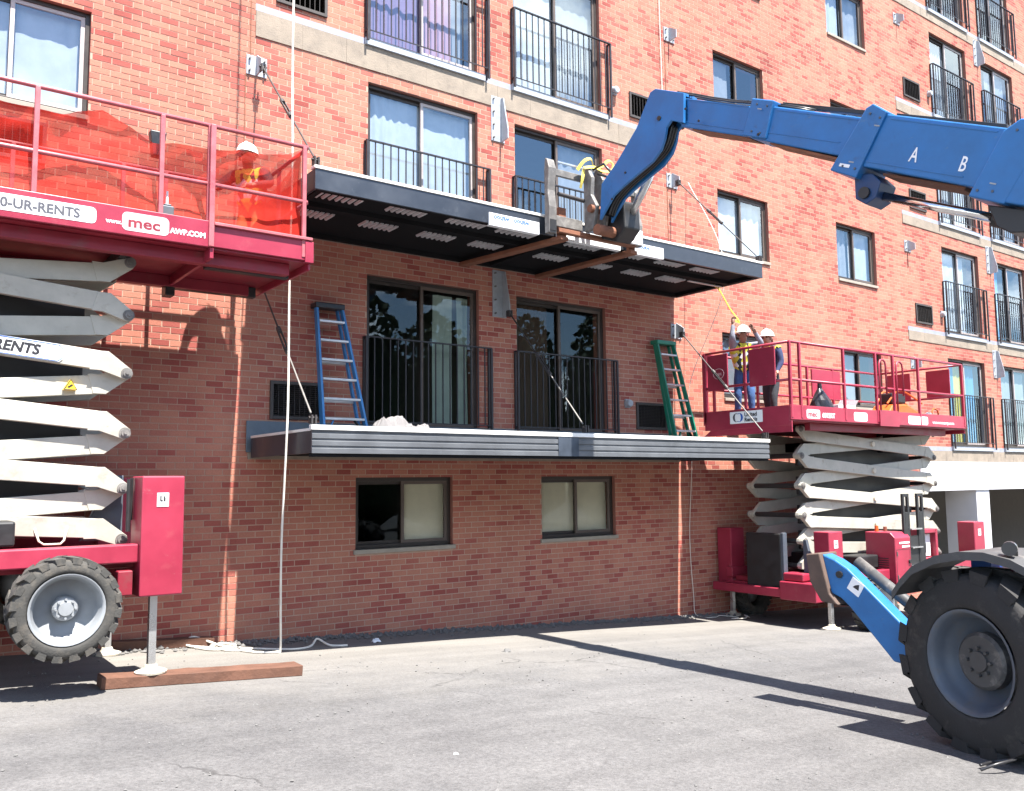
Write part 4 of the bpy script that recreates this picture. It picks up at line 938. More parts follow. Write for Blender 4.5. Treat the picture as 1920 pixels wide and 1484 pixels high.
text('mec', 0.085, (11.166, -0.72, 1.695), (0, -1, 0), (0, 0, 1), 'decal_pink', RL, bold=0.002)
# rental plate on the end board
ey = 11.198
MB().box(ey - 0.004, ey - 0.001, -1.62, -0.98, 0.89, 1.08).build('decal', 'decal_white', RL, bev=0.001)
dk = MB(); n_ = 24
def disc(cy, cz, r_, a0, a1, ma, inner=0.0):
    pol = [(r_ * math.cos(R(a0 + (a1 - a0) * i / n_)), r_ * math.sin(R(a0 + (a1 - a0) * i / n_))) for i in range(n_ + 1)]
    if inner: pol += [(inner * math.cos(R(a1 - (a1 - a0) * i / n_)), r_ * 0.9 * math.sin(R(a1 - (a1 - a0) * i / n_))) for i in range(n_ + 1)]
    MB().prism([(-u, v) for u, v in pol], (ey - 0.0045, cy, cz), (0, 1, 0), (0, 0, 1), (1, 0, 0), -0.0012, 0).build('emblem', ma, RL)
disc(-1.11, 0.985, 0.07, 60, 300, 'decal_grey', 0.03); disc(-1.17, 0.985, 0.07, -120, 120, 'decal_blue', 0.03)
text('United', 0.085, (ey - 0.006, -1.27, 0.995), (0, -1, 0), (0, 0, 1), 'decal_black', RL, bold=0.003, xs=1.05)
text('Rentals', 0.085, (ey - 0.006, -1.27, 0.915), (0, -1, 0), (0, 0, 1), 'decal_black', RL, bold=0.003, xs=1.0)
MB().prism([(-0.42, -0.12), (-2.14, -0.12), (-2.14, 0.05), (-1.9, -0.02), (-0.6, 0.0)], (0, 0, 0.83), (0, 1, 0), (0, 0, 1), (1, 0, 0), 11.205, 11.225).build('end_skirt', 'lift_red', RL)
# chassis furniture
ct = MB(); ct.prism([(-1.88, -1.78), (-2.40, -1.78), (-2.40, -0.96), (-2.32, -0.875), (-1.88, -0.875)], (0, 0, 0), (0, 1, 0), (0, 0, 1), (1, 0, 0), 13.40, 13.86)
co_ = ct.build('control_cabinet', 'lift_red', RL, bev=0.012)
MB().box(13.52, 13.82, -2.405, -2.402, -1.06, -1.03).box(13.6, 13.82, -2.405, -2.402, -1.12, -1.09).build('decal', 'decal_white', co_)
MB().cyl((13.8, -2.425, -1.35), (13.8, -2.40, -1.35), 0.03, 10).build('latch', 'black_paint', co_)
for (x0, x1, z0, z1) in ((13.43, 13.83, -1.745, -1.738), (13.43, 13.83, -1.155, -1.148), (13.43, 13.437, -1.738, -1.155), (13.823, 13.83, -1.738, -1.155)): MB().box(x0, x1, -2.4015, -2.398, z0, z1).build('panel_gap', 'black_paint', co_)
for z in (-1.25, -1.62): MB().cyl((13.445, -2.408, z), (13.445, -2.408, z + 0.07), 0.01, 8).build('hinge', 'steel_dirty', co_)
for i in range(6): MB().box(13.397, 13.3995, -2.28, -2.02, -1.30 - 0.035 * i, -1.285 - 0.035 * i).build('vent_slot', 'black_paint', co_)
MB().cyl((13.55, -2.0, -0.875), (13.55, -2.0, -0.78), 0.03, 10).build('beacon', 'saw_orange', co_)
MB().cyl((13.72, -2.05, -0.875), (13.72, -2.05, -0.80), 0.03, 10).build('filler_cap', 'rust', co_)
cp = MB().box(14.55, 15.1, -2.2, -2.0, -1.42, -1.36).box(14.55, 14.62, -2.2, -2.0, -1.36, -0.88).box(15.03, 15.1, -2.2, -2.0, -1.36, -0.88).box(14.62, 15.03, -2.2, -2.0, -0.95, -0.88).build('ground_control_box', 'lift_red', RL, bev=0.01)
MB().box(14.66, 14.98, -2.12, -2.10, -1.34, -0.97).build('control_plate', 'decal_white', cp)
MB().box(14.72, 14.84, -2.125, -2.121, -1.28, -1.12).build('control_switch', 'decal_black', cp)
# entry ladder: two black stiles with slotted heads and bright rungs
for x in (13.86, 14.30):
    st = MB()
    st.box(x - 0.095, x - 0.045, -2.36, -2.32, -1.8, -0.26).box(x + 0.045, x + 0.095, -2.36, -2.32, -1.8, -0.26).box(x - 0.045, x + 0.045, -2.36, -2.32, -0.31, -0.26).box(x - 0.045, x + 0.045, -2.36, -2.32, -1.8, -0.56)
    st.build('ladder_stile', 'black_paint', RL, bev=0.004)
MB().box(13.93, 14.25, -2.35, -2.33, -1.8, -0.95).build('ladder_back', 'black_paint', RL)
for i in range(4): MB().box(13.93, 14.25, -2.40, -2.33, -0.85 - 0.30 * i, -0.83 - 0.30 * i).build('ladder_rung', 'steel_bright', RL)
# black battery and engine tray swung out at the canopy end
MB().box(11.72, 11.90, -1.46, -0.78, -1.74, -0.86).build('engine_panel', 'black_paint', RL, bev=0.02)
MB().box(11.70, 11.80, -1.53, -1.47, -1.74, -0.84).build('panel_edge', 'rim_grey', RL, bev=0.01)
MB().box(11.60, 11.84, -2.16, -1.50, -1.86, -1.58).build('bumper', 'lift_red', RL, bev=0.015)
MB().box(11.66, 11.84, -1.50, -0.10, -1.84, -1.70).build('bumper', 'lift_red', RL, bev=0.015)
MB().box(11.66, 11.9, -1.9, -1.53, -1.57, -1.45).build('valve_cover', 'lift_red', RL, bev=0.02)
MB().prism([(0, 0), (0.16, 0), (0.05, 0.5), (0, 0.5)], (11.9, -1.75, -1.45), (0, -1, 0), (0, 0, 1), (1, 0, 0), 0, 0.06).build('pivot_stand', 'rim_grey', RL)

# ------------------------------------------------------------------ orange debris netting on the left lift
def net(label):
    b = MB(); NX, NZ = 70, 16
    top = [(0.0, 3.22), (0.77, 3.265), (1.25, 3.28), (1.60, 3.405), (1.85, 3.30), (2.06, 3.19), (2.5, 3.24), (2.976, 3.30), (3.30, 3.37), (3.47, 3.44)]
    def topz(x):
        for (a, za), (c, zc_) in zip(top, top[1:]):
            if x <= c: return za + (zc_ - za) * (x - a) / (c - a)
        return top[-1][1]
    X0, X1 = -0.4, 3.47
    for j in range(NZ + 1):
        for i in range(NX + 1):
            x = X0 + (X1 - X0) * i / NX; v = j / NZ; zt = topz(max(0, x)); zb = 2.50
            bow = math.sin(v * math.pi) * (0.10 + 0.09 * math.sin(x * 2.6 + 1.0) + 0.06 * noise.noise(Vector((x * 2.2, v * 2, 3))))
            fold = 0.07 * math.sin((x - v * 1.4) * 4.3) * v + 0.05 * abs(math.sin(x * 6.5 + v * 4)) * v + 0.05 * noise.noise(Vector((x * 5, v * 4, 0)))
            b.v.append((x, -1.955 + max(0.0, bow) + abs(fold) * 0.8, zb + (zt - zb) * v + 0.012 * math.sin(x * 9)))
    for j in range(NZ):
        for i in range(NX):
            a = j * (NX + 1) + i; b.f.append((a, a + 1, a + NX + 2, a + NX + 1))
    # end flap wrapped round the corner post, bulging past the end rail
    n = len(b.v); NY = 24
    for j in range(NZ + 1):
        for i in range(NY + 1):
            y = -1.955 + 1.35 * i / NY; v = j / NZ; u = i / NY
            zt = 3.44 - 0.22 * math.sin(u * math.pi) ; zb = 2.50
            x = 3.47 + 0.10 * math.sin(min(1, u * 4) * math.pi / 2) * math.sin(v * math.pi) + 0.03 * math.sin(y * 9 + v * 5) * v * u
            b.v.append((x, y, zb + (zt - zb) * v))
    for j in range(NZ):
        for i in range(NY):
            a = n + j * (NY + 1) + i; b.f.append((a, a + 1, a + NY + 2, a + NY + 1))
    return tag(b.build('debris_net', 'orange_net', smooth=True), label, 'netting')
net('orange debris netting tied along the guard rail of the left lift')

# ------------------------------------------------------------------ telehandler
# side plane of the boom: origin at (7.22,-2), s runs rearwards
bd = Vector((0.063, -1.0, 0)).normalized(); bn = Vector((1, 0.063, 0)).normalized(); BO = Vector((7.22, -2.0, 0)); ZU = Vector((0, 0, 1))
TH = thing('telehandler', 'blue telescopic handler lifting the upper canopy on its forks', 'telehandler', (7.7, -7.0, gz(7.7)), None)
def bprism(name, poly, t0, t1, ma, bev=0.012, parent=None):
    return MB().prism(poly, BO, bd, ZU, bn, t0, t1).build(name, ma, parent or TH, bev=bev)
k_ = -0.458
bprism('boom_section', [(1.62, 4.385), (2.80, 3.845), (2.70, 3.545), (1.60, 4.045)], 0.05, 0.37, 'boom_blue')
bprism('boom_section', [(2.62, 3.955), (4.00, 3.32), (3.86, 2.955), (2.55, 3.60)], 0.03, 0.39, 'boom_blue')
bprism('boom_section', [(3.85, 3.445), (7.6, 1.73), (7.44, 1.18), (3.68, 2.98)], 0.0, 0.42, 'boom_blue')
bprism('boom_section', [(5.2, 2.86), (7.9, 1.62), (7.7, 1.02), (4.95, 2.29)], -0.025, 0.445, 'boom_blue')
bprism('wear_collar', [(2.60, 4.02), (2.86, 3.905), (2.74, 3.53), (2.46, 3.655)], 0.0, 0.42, 'boom_blue')
bprism('wear_collar', [(3.86, 3.47), (3.93, 3.49), (4.06, 3.37), (3.72, 2.83), (3.46, 2.98)], -0.03, 0.45, 'boom_blue')
bprism('wear_collar', [(5.03, 2.87), (5.17, 2.93), (5.42, 2.86), (5.0, 2.25), (4.72, 2.39)], -0.03, 0.45, 'boom_blue')
bprism('hose_guide', [(2.86, 3.93), (3.87, 3.485), (3.87, 3.44), (2.86, 3.885)], 0.16, 0.26, 'black_paint', 0.004)
bprism('hose_guide', [(4.06, 3.40), (5.0, 2.985), (5.0, 2.93), (4.06, 3.345)], 0.15, 0.27, 'black_paint', 0.004)
# slide rails under the telescoping tubes
bprism('slide_strip', [(1.75, 3.975), (2.5, 3.645), (2.5, 3.625), (1.75, 3.955)], 0.07, 0.35, 'rust', 0.0)
bprism('slide_strip', [(2.76, 3.50), (3.5, 3.115), (3.5, 3.09), (2.76, 3.475)], 0.06, 0.36, 'rust', 0.0)
bprism('slide_strip', [(3.95, 2.83), (4.68, 2.50), (4.66, 2.475), (3.95, 2.805)], 0.05, 0.37, 'timber', 0.0)
# gooseneck
gn = [(1.20, 4.585), (1.28, 4.60), (1.70, 4.40), (1.68, 4.05), (1.58, 4.10), (1.50, 4.14), (1.43, 4.08), (1.40, 3.96), (1.34, 3.84), (1.20, 3.73), (0.92, 3.635), (0.72, 3.56), (0.57, 3.49), (0.45, 3.37), (0.33, 3.24), (0.37, 3.69), (0.65, 3.91), (0.97, 4.22)]
bprism('gooseneck_plate', gn, 0.0, 0.04, 'boom_blue', 0.006); bprism('gooseneck_plate', gn, 0.20, 0.24, 'boom_blue', 0.006)
core = [(1.22, 4.565), (1.28, 4.58), (1.66, 4.385), (1.63, 4.12), (1.45, 4.20), (1.30, 4.06), (1.20, 3.90), (0.90, 3.78), (0.62, 3.66), (0.42, 3.48), (0.37, 3.30), (0.39, 3.68), (0.66, 3.89), (0.98, 4.20)]
bprism('gooseneck_web', core, 0.041, 0.199, 'soffit_black', 0.0)
bprism('gooseneck_cap', [(1.20, 4.588), (1.28, 4.604), (1.70, 4.404), (1.70, 4.37), (1.28, 4.57), (1.22, 4.56), (0.99, 4.19), (0.67, 3.88), (0.40, 3.67), (0.37, 3.693), (0.645, 3.913), (0.965, 4.223)], 0.041, 0.199, 'boom_blue', 0.0)
bprism('boom_nose', [(1.50, 4.42), (1.72, 4.32), (1.72, 4.04), (1.62, 4.06), (1.50, 4.16)], 0.05, 0.37, 'boom_blue', 0.01)
for t_ in (0.08, 0.12, 0.16): MB().tube(curve_pts([BO + bd * u + ZU * v + bn * t_ for u, v in ((1.46, 4.12), (1.34, 3.88), (1.1, 3.74), (0.75, 3.60), (0.52, 3.46), (0.42, 3.30))], 5), 0.014, 6).build('hose', 'black_plastic', TH, smooth=True)
MB().cyl(BO + bd * 1.33 + ZU * 4.22 - bn * 0.015, BO + bd * 1.33 + ZU * 4.22 + bn * 0.43, 0.028, 12).build('pivot_pin', 'black_paint', TH)
for s_, z_ in ((0.78, 3.72), (0.55, 3.45), (2.66, 3.60), (1.72, 4.2), (1.9, 4.0)): MB().cyl(BO + bd * s_ + ZU * z_ - bn * 0.012, BO + bd * s_ + ZU * z_ + bn * 0.0, 0.014, 8).build('bolt', 'black_paint', TH)
# weld beads, wear pads, bolts and hoses that break up the plain sides
for (a, b) in (((1.70, 4.335), (2.52, 3.965)), ((1.66, 4.085), (2.48, 3.715)), ((2.88, 3.80), (3.84, 3.365)), ((2.76, 3.60), (3.55, 3.245))):
    MB().bar(BO + bd * a[0] + ZU * a[1] + bn * (0.048 if a[0] < 2.6 else 0.028), BO + bd * b[0] + ZU * b[1] + bn * (0.048 if a[0] < 2.6 else 0.028), 0.012, 0.008, bn).build('weld_seam', 'boom_blue', TH)
for (a, b) in (((4.08, 3.30), (4.98, 2.885)), ((3.78, 2.99), (4.68, 2.58))):
    MB().bar(BO + bd * a[0] + ZU * a[1] - bn * 0.002, BO + bd * b[0] + ZU * b[1] - bn * 0.002, 0.014, 0.008, bn).build('weld_seam', 'boom_blue', TH)
for s_, z_, t_ in ((2.66, 3.93, 0.0), (2.78, 3.87, 0.0), (2.58, 3.66, 0.0), (2.68, 3.61, 0.0), (3.90, 3.40, -0.03), (3.99, 3.33, -0.03), (3.60, 2.98, -0.03), (3.72, 2.92, -0.03), (5.14, 2.84, -0.03), (5.24, 2.80, -0.03), (4.80, 2.42, -0.03), (4.92, 2.38, -0.03)):
    c_ = BO + bd * s_ + ZU * z_ + bn * t_; MB().cyl(c_ - bn * 0.008, c_ + bn * 0.002, 0.012, 6).build('bolt', 'rim_grey', TH)
for t_, dz_ in ((0.10, 0.03), (0.14, 0.055), (0.30, 0.04)):
    MB().tube([BO + bd * u + ZU * (4.40 - 0.458 * (u - 1.62) + dz_ + 0.012 * math.sin(u * 5)) + bn * t_ for u in [1.5 + 0.25 * i for i in range(8)]], 0.012, 6).build('hose', 'black_plastic', TH, smooth=True)
# extension cylinder slung under the boom
bprism('cylinder_bracket', [(3.66, 2.90), (3.84, 2.86), (3.92, 2.76), (3.86, 2.62), (3.76, 2.58), (3.66, 2.66)], 0.06, 0.36, 'boom_blue_dark', 0.01)
MB().cyl(BO + bd * 3.76 + ZU * 2.69 + bn * 0.03, BO + bd * 3.76 + ZU * 2.69 + bn * 0.39, 0.055, 16).build('cylinder_pin', 'black_paint', TH)
MB().cyl(BO + bd * 3.80 + ZU * 2.69 + bn * 0.20, BO + bd * 4.86 + ZU * 2.20 + bn * 0.20, 0.042, 18).build('cylinder_rod', 'chrome', TH, smooth=True)
MB().cyl(BO + bd * 4.84 + ZU * 2.21 + bn * 0.20, BO + bd * 6.6 + ZU * 1.40 + bn * 0.20, 0.075, 18).build('cylinder_barrel', 'black_paint', TH)
bprism('cylinder_mount', [(4.84, 2.30), (5.25, 2.14), (5.2, 1.98), (5.0, 2.02), (4.9, 2.1)], 0.05, 0.37, 'black_paint', 0.01)
# boom letters and data plate (read from the near side, front of the boom to the left)
rd = Vector((bd.x, bd.y, 0)) * math.cos(math.atan(-k_)) + ZU * -math.sin(math.atan(-k_)); ru = ZU * math.cos(math.atan(-k_)) + Vector((bd.x, bd.y, 0)) * math.sin(math.atan(-k_))
for ch, s_, z_ in (('A', 4.215, 2.855), ('B', 4.635, 2.645)):
    text(ch, 0.185, BO + bd * s_ + ZU * z_ - bn * 0.004, rd, ru, 'decal_white', TH, bold=0.002, xs=0.62)
MB().prism([(0, 0), (0.10, -0.046), (0.115, -0.02), (0.015, 0.026)], BO + bd * 3.56 + ZU * 2.99 - bn * 0.034, bd, ZU, bn, 0, 0.003).build('data_plate', 'decal_white', TH)
for s_, z_ in ((3.93, 3.27), (3.66, 3.0), (2.68, 3.86), (5.2, 2.72), (4.9, 2.45)):
    MB().prism([(0, 0), (0.05, -0.023), (0.055, -0.012), (0.005, 0.011)], BO + bd * s_ + ZU * z_ - bn * 0.034, bd, ZU, bn, 0, 0.003).build('bolt_mark', 'rim_silver', TH)
# quick-attach head and fork carriage
YC = -2.0
car = MB()
car.prism([(-0.07, 3.07), (0.02, 3.07), (0.03, 3.40), (0.00, 3.62), (0.03, 3.90), (-0.01, 4.02), (-0.05, 4.04), (-0.07, 3.9)], (0, YC, 0), (0, -1, 0), (0, 0, 1), (1, 0, 0), 6.68, 6.80)
car.build('carriage_upright', 'steel_dirty', TH, bev=0.01)
MB().prism([(-0.07, 3.12), (0.03, 3.12), (0.05, 3.40), (0.0, 3.62), (0.02, 3.85), (-0.03, 3.98), (-0.07, 3.95)], (0, YC, 0), (0, -1, 0), (0, 0, 1), (1, 0, 0), 8.17, 8.27).build('carriage_upright', 'steel_dirty', TH, bev=0.01)
MB().box(6.69, 6.79, YC - 0.03, YC - 0.022, 3.10, 3.24).build('upright_pocket', 'black_paint', TH)
MB().box(6.802, 7.62, YC - 0.01, YC + 0.03, 3.82, 3.91).build('carriage_bar', 'steel_dirty', TH, bev=0.008)
MB().box(7.9, 8.168, YC - 0.01, YC + 0.04, 3.80, 3.92).build('carriage_bar', 'steel_dirty', TH, bev=0.008)
MB().bar((6.83, YC - 0.01, 4.0), (7.55, YC - 0.01, 4.0), 0.03, 0.02).build('guard_strip', 'steel_bright', TH)
MB().cyl((6.83, YC - 0.02, 3.585), (7.35, YC - 0.02, 3.565), 0.026, 12).build('fork_shaft', 'steel_rod', TH)
MB().cyl((7.9, YC - 0.02, 3.585), (8.17, YC - 0.02, 3.585), 0.026, 12).build('fork_shaft', 'steel_rod', TH)
MB().box(6.802, 7.24, YC - 0.01, YC + 0.03, 3.17, 3.31).build('carriage_plate', 'steel_dirty', TH, bev=0.008)
MB().box(7.85, 8.26, YC - 0.055, YC - 0.01, 3.13, 3.33).build('carriage_plate', 'film_white', TH, bev=0.008)
MB().box(6.84, 8.16, YC - 0.02, YC + 0.06, 3.10, 3.155).build('carriage_bar', 'rust', TH, bev=0.006)
for x0, x1 in ((7.25, 7.31), (7.44, 7.50)):
    MB().prism([(0.0, 3.16), (0.16, 3.16), (0.24, 3.45), (0.14, 3.62), (0.16, 3.84), (0.06, 4.02), (0.0, 4.0)], (0, YC - 0.021, 0), (0, -1, 0), (0, 0, 1), (1, 0, 0), x0, x1).build('attach_ear', 'steel_dirty', TH, bev=0.012)
MB().prism([(0.02, 3.12), (0.30, 3.02), (0.48, 3.16), (0.46, 3.5), (0.34, 3.56), (0.1, 3.5)], (0, YC, 0), (0, -1, 0), (0, 0, 1), (1, 0, 0), 7.53, 7.80).build('quick_attach', 'black_paint', TH, bev=0.02)
MB().cyl((7.20, YC - 0.19, 3.42), (7.9, YC - 0.19, 3.42), 0.05, 14).build('tilt_pin', 'rust', TH)
MB().cyl((7.25, YC - 0.26, 3.14), (7.85, YC - 0.26, 3.14), 0.07, 14).build('tilt_pin', 'rust', TH)
MB().cyl((7.72, YC - 0.30, 3.25), (7.62, YC - 0.85, 3.75), 0.05, 14).build('tilt_cylinder', 'steel_bright', TH, smooth=True)
MB().cyl((7.88, YC - 0.05, 3.2), (7.86, YC - 0.62, 3.8), 0.03, 12).build('tilt_cylinder', 'steel_dirty', TH)
for pts in ([(7.35, -2.1, 3.98), (7.40, -2.25, 4.02), (7.46, -2.32, 3.9), (7.47, -2.34, 3.72), (7.42, -2.28, 3.66)], [(7.36, -2.18, 3.9), (7.44, -2.3, 3.84), (7.5, -2.36, 3.7), (7.52, -2.4, 3.5)], [(7.6, -2.3, 3.6), (7.66, -2.34, 3.4), (7.6, -2.3, 3.2), (7.5, -2.2, 3.15)]):
    MB().tube(pts, 0.018, 8).build('hose', 'black_plastic', TH, smooth=True)
# forks
for (x0, y0, x1, y1) in ((6.96, -1.98, 6.66, -0.10), (8.16, -1.98, 8.0, -0.10)):
    fk = MB(); fk.bar((x0, y0, 3.045), (x1, y1, 3.055), 0.14, 0.05); fk.bar((x0, y0 + 0.06, 3.02), (x0, y0 + 0.06, 3.45), 0.12, 0.05, (0, 1, 0))
    fk.build('fork', 'rust', TH, bev=0.006)
# chassis end at the frame edge, front axle, wheel, fender, stabiliser
MB().box(6.95, 8.45, -9.4, -6.75, -1.35, -0.75).build('chassis', 'boom_blue_dark', TH, bev=0.03)
MB().box(7.3, 8.1, -10.4, -8.6, -0.76, 1.0).build('boom_tower', 'boom_blue_dark', TH, bev=0.03)
fa = R(-14); wn = Vector((-math.cos(fa), -math.sin(fa), 0))
wn = Vector((-0.965, 0.262, 0))
wheel(TH, Vector((6.47, -7.0, gz(6.6) + 0.655)), 0.67, 0.38, wn, 'tyre_black', 'rim_grey', lugs=16, rim_r=0.56)
wheel(TH, Vector((8.95, -7.0, gz(8.9) + 0.655)), 0.67, 0.38, -wn, 'tyre_black', 'rim_grey', lugs=16, rim_r=0.56)
MB().cyl((6.8, -7.0, -1.33), (8.6, -7.0, -1.45), 0.12, 14).build('axle', 'black_paint', TH)
fd = MB(); pf = []
prof_f = [(-6.47, -0.87), (-6.54, -0.77), (-6.64, -0.665), (-6.82, -0.575), (-7.0, -0.535), (-7.18, -0.53), (-7.36, -0.57), (-7.56, -0.67), (-7.74, -0.84)]
outer = [(y, z) for y, z in prof_f]; inner = [(y + (0.0), z - 0.035) for y, z in reversed(prof_f)]
fd.prism([(y, z) for y, z in outer + inner], (0, 0, 0), (0, 1, 0), (0, 0, 1), (1, 0, 0), 6.42, 7.05)
fd.build('fender', 'fender_grey', TH, bev=0.008)
skirt = outer + [(y * 1.0, z - 0.06) for y, z in reversed(prof_f)]
MB().prism(skirt, (0, 0, 0), (0, 1, 0), (0, 0, 1), (1, 0, 0), 6.405, 6.42).build('fender_lip', 'fender_grey', TH)
MB().cyl((6.55, -7.30, -0.50), (6.45, -7.34, -0.50), 0.05, 14).cyl((6.62, -7.30, -0.56), (6.62, -7.30, -0.48), 0.02, 8).build('work_light', 'black_plastic', TH)
MB().box(6.42, 6.9, -8.6, -7.5, -0.62, -0.50).build('step_box', 'fender_grey', TH, bev=0.02)
MB().box(6.9, 7.1, -6.99, -6.84, -0.74, -0.62).build('side_marker', 'decal_blue', TH, bev=0.01)
MB().box(6.9, 7.1, -7.16, -7.0, -0.76, -0.68).build('tail_lamp', 'lift_red', TH, bev=0.01)
# stabiliser leg: blue box beam with a rusty foot turned up
Pst = Vector((6.85, -6.5, 0)); 
def sprism(name, poly, t0, t1, ma, bev=0.01):
    return MB().prism(poly, (Pst.x, 0, 0), (-0.063, 1, 0), (0, 0, 1), bn, t0, t1).build(name, ma, TH, bev=bev)
# polygon given as (y, z); x drift follows the machine heading about y=-6.5
def sp(poly): return [(y, z) for y, z in poly]
stab = [(-5.60, -0.655), (-5.72, -0.70), (-5.83, -0.765), (-6.42, -1.30), (-6.50, -1.40), (-6.30, -1.50), (-6.20, -1.49), (-5.84, -1.09), (-5.76, -1.02), (-5.66, -0.98)]
MB().prism(stab, (6.85 - 0.4, 0, 0), (-0.063, 1, 0), (0, 0, 1), bn, 0.0, 0.16).build('stabiliser_leg', 'boom_blue', TH, bev=0.012)
MB().prism([(-5.47, -0.66), (-5.60, -0.645), (-5.68, -0.985), (-5.76, -1.075), (-5.60, -1.06), (-5.50, -0.9)], (6.85 - 0.4, 0, 0), (-0.063, 1, 0), (0, 0, 1), bn, -0.05, 0.24).build('stabiliser_foot', 'foot_brown', TH, bev=0.01)
MB().prism([(-5.82, -0.93), (-5.92, -1.0), (-5.98, -0.90), (-5.88, -0.83)], (6.85 - 0.4, 0, 0), (-0.063, 1, 0), (0, 0, 1), bn, -0.003, 0.0).build('decal', 'decal_white', TH)
MB().prism([(-5.875, -0.915), (-5.925, -0.945), (-5.935, -0.895), (-5.90, -0.90)], (6.85 - 0.4, 0, 0), (-0.063, 1, 0), (0, 0, 1), bn, -0.005, -0.003).build('pictogram', 'decal_black', TH)
o_ = Vector((6.85 - 0.4, 0, 0)); yv = Vector((-0.063, 1, 0))
MB().cyl(o_ + yv * -5.76 + ZU * -0.82 - bn * 0.02, o_ + yv * -5.76 + ZU * -0.82 + bn * 0.18, 0.03, 12).build('stabiliser_pin', 'black_paint', TH)
MB().cyl(o_ + yv * -5.80 + ZU * -0.72 + bn * 0.22, o_ + yv * -6.5 + ZU * -1.22 + bn * 0.22, 0.05, 14).build('stabiliser_cylinder', 'fender_grey', TH, smooth=True)

# ------------------------------------------------------------------ ladders
def step_ladder(label, base, top, w_top, w_bot, n, ma):
    """folded step ladder leaning against the wall, treads towards the viewer"""
    T = thing('step_ladder', label, 'ladder', base, 'step ladders leaning on the wall above the lower canopy')
    b0 = Vector(base); t0 = Vector(top); a = Vector((1, 0, 0)); f = Vector((0, -1, 0))
    ax = (t0 - b0).normalized(); nf = a.cross(ax).normalized()
    if nf.y > 0: nf = -nf
    for s in (-1, 1):
        p0 = b0 + a * (s * w_bot / 2); p1 = t0 + a * (s * w_top / 2)
        MB().bar(p0, p1, 0.03, 0.075, nf).build('front_rail', ma, T, bev=0.004)
        q0 = b0 - nf * 0.13 + a * (s * w_bot * 0.44) + ZU * 0.02; q1 = t0 - nf * 0.075 + a * (s * w_top * 0.42)
        MB().bar(q0, q1, 0.028, 0.055, nf).build('rear_leg', ma, T, bev=0.004)
        MB().bar(p0 + (p1 - p0) * 0.02 - a * s * 0.02, p0 + (p1 - p0) * 0.14 - a * (s * 0.14), 0.012, 0.04, nf).build('foot_brace', ma if s < 0 else 'black_paint', T)
        MB().bar(p0, p0 + (p1 - p0) * 0.035, 0.045, 0.09, nf).build('foot', 'alu_step', T)
    for i in range(1, n + 1):
        u = i / (n + 0.8); wd = w_bot + (w_top - w_bot) * u; p = b0 + (t0 - b0) * u
        MB().bar(p - a * (wd / 2 - 0.016), p + a * (wd / 2 - 0.016), 0.085, 0.028).build('tread', 'alu_step', T, bev=0.003)
        if i in (2, 4):
            p = p - nf * 0.11; MB().bar(p - a * (wd * 0.43), p + a * (wd * 0.43), 0.02, 0.03).build('rear_brace', 'alu_step', T)
    MB().bar(t0 - a * (w_top / 2 + 0.03) - nf * 0.03 + ZU * 0.01, t0 + a * (w_top / 2 + 0.03) - nf * 0.03 + ZU * 0.01, 0.17, 0.07).build('top_cap', 'black_plastic' if ma == 'ladder_blue' else ma, T, bev=0.012)
    return T
step_ladder('blue fibreglass step ladder leaning on the wall beside the left door', (4.72, -0.46, 0.54), (4.617, -0.14, 2.22), 0.34, 0.59, 6, 'ladder_blue')
step_ladder('green fibreglass step ladder leaning on the wall near the right lift', (10.72, -0.50, 0.54), (10.62, -0.14, 2.27), 0.38, 0.50, 6, 'ladder_green')

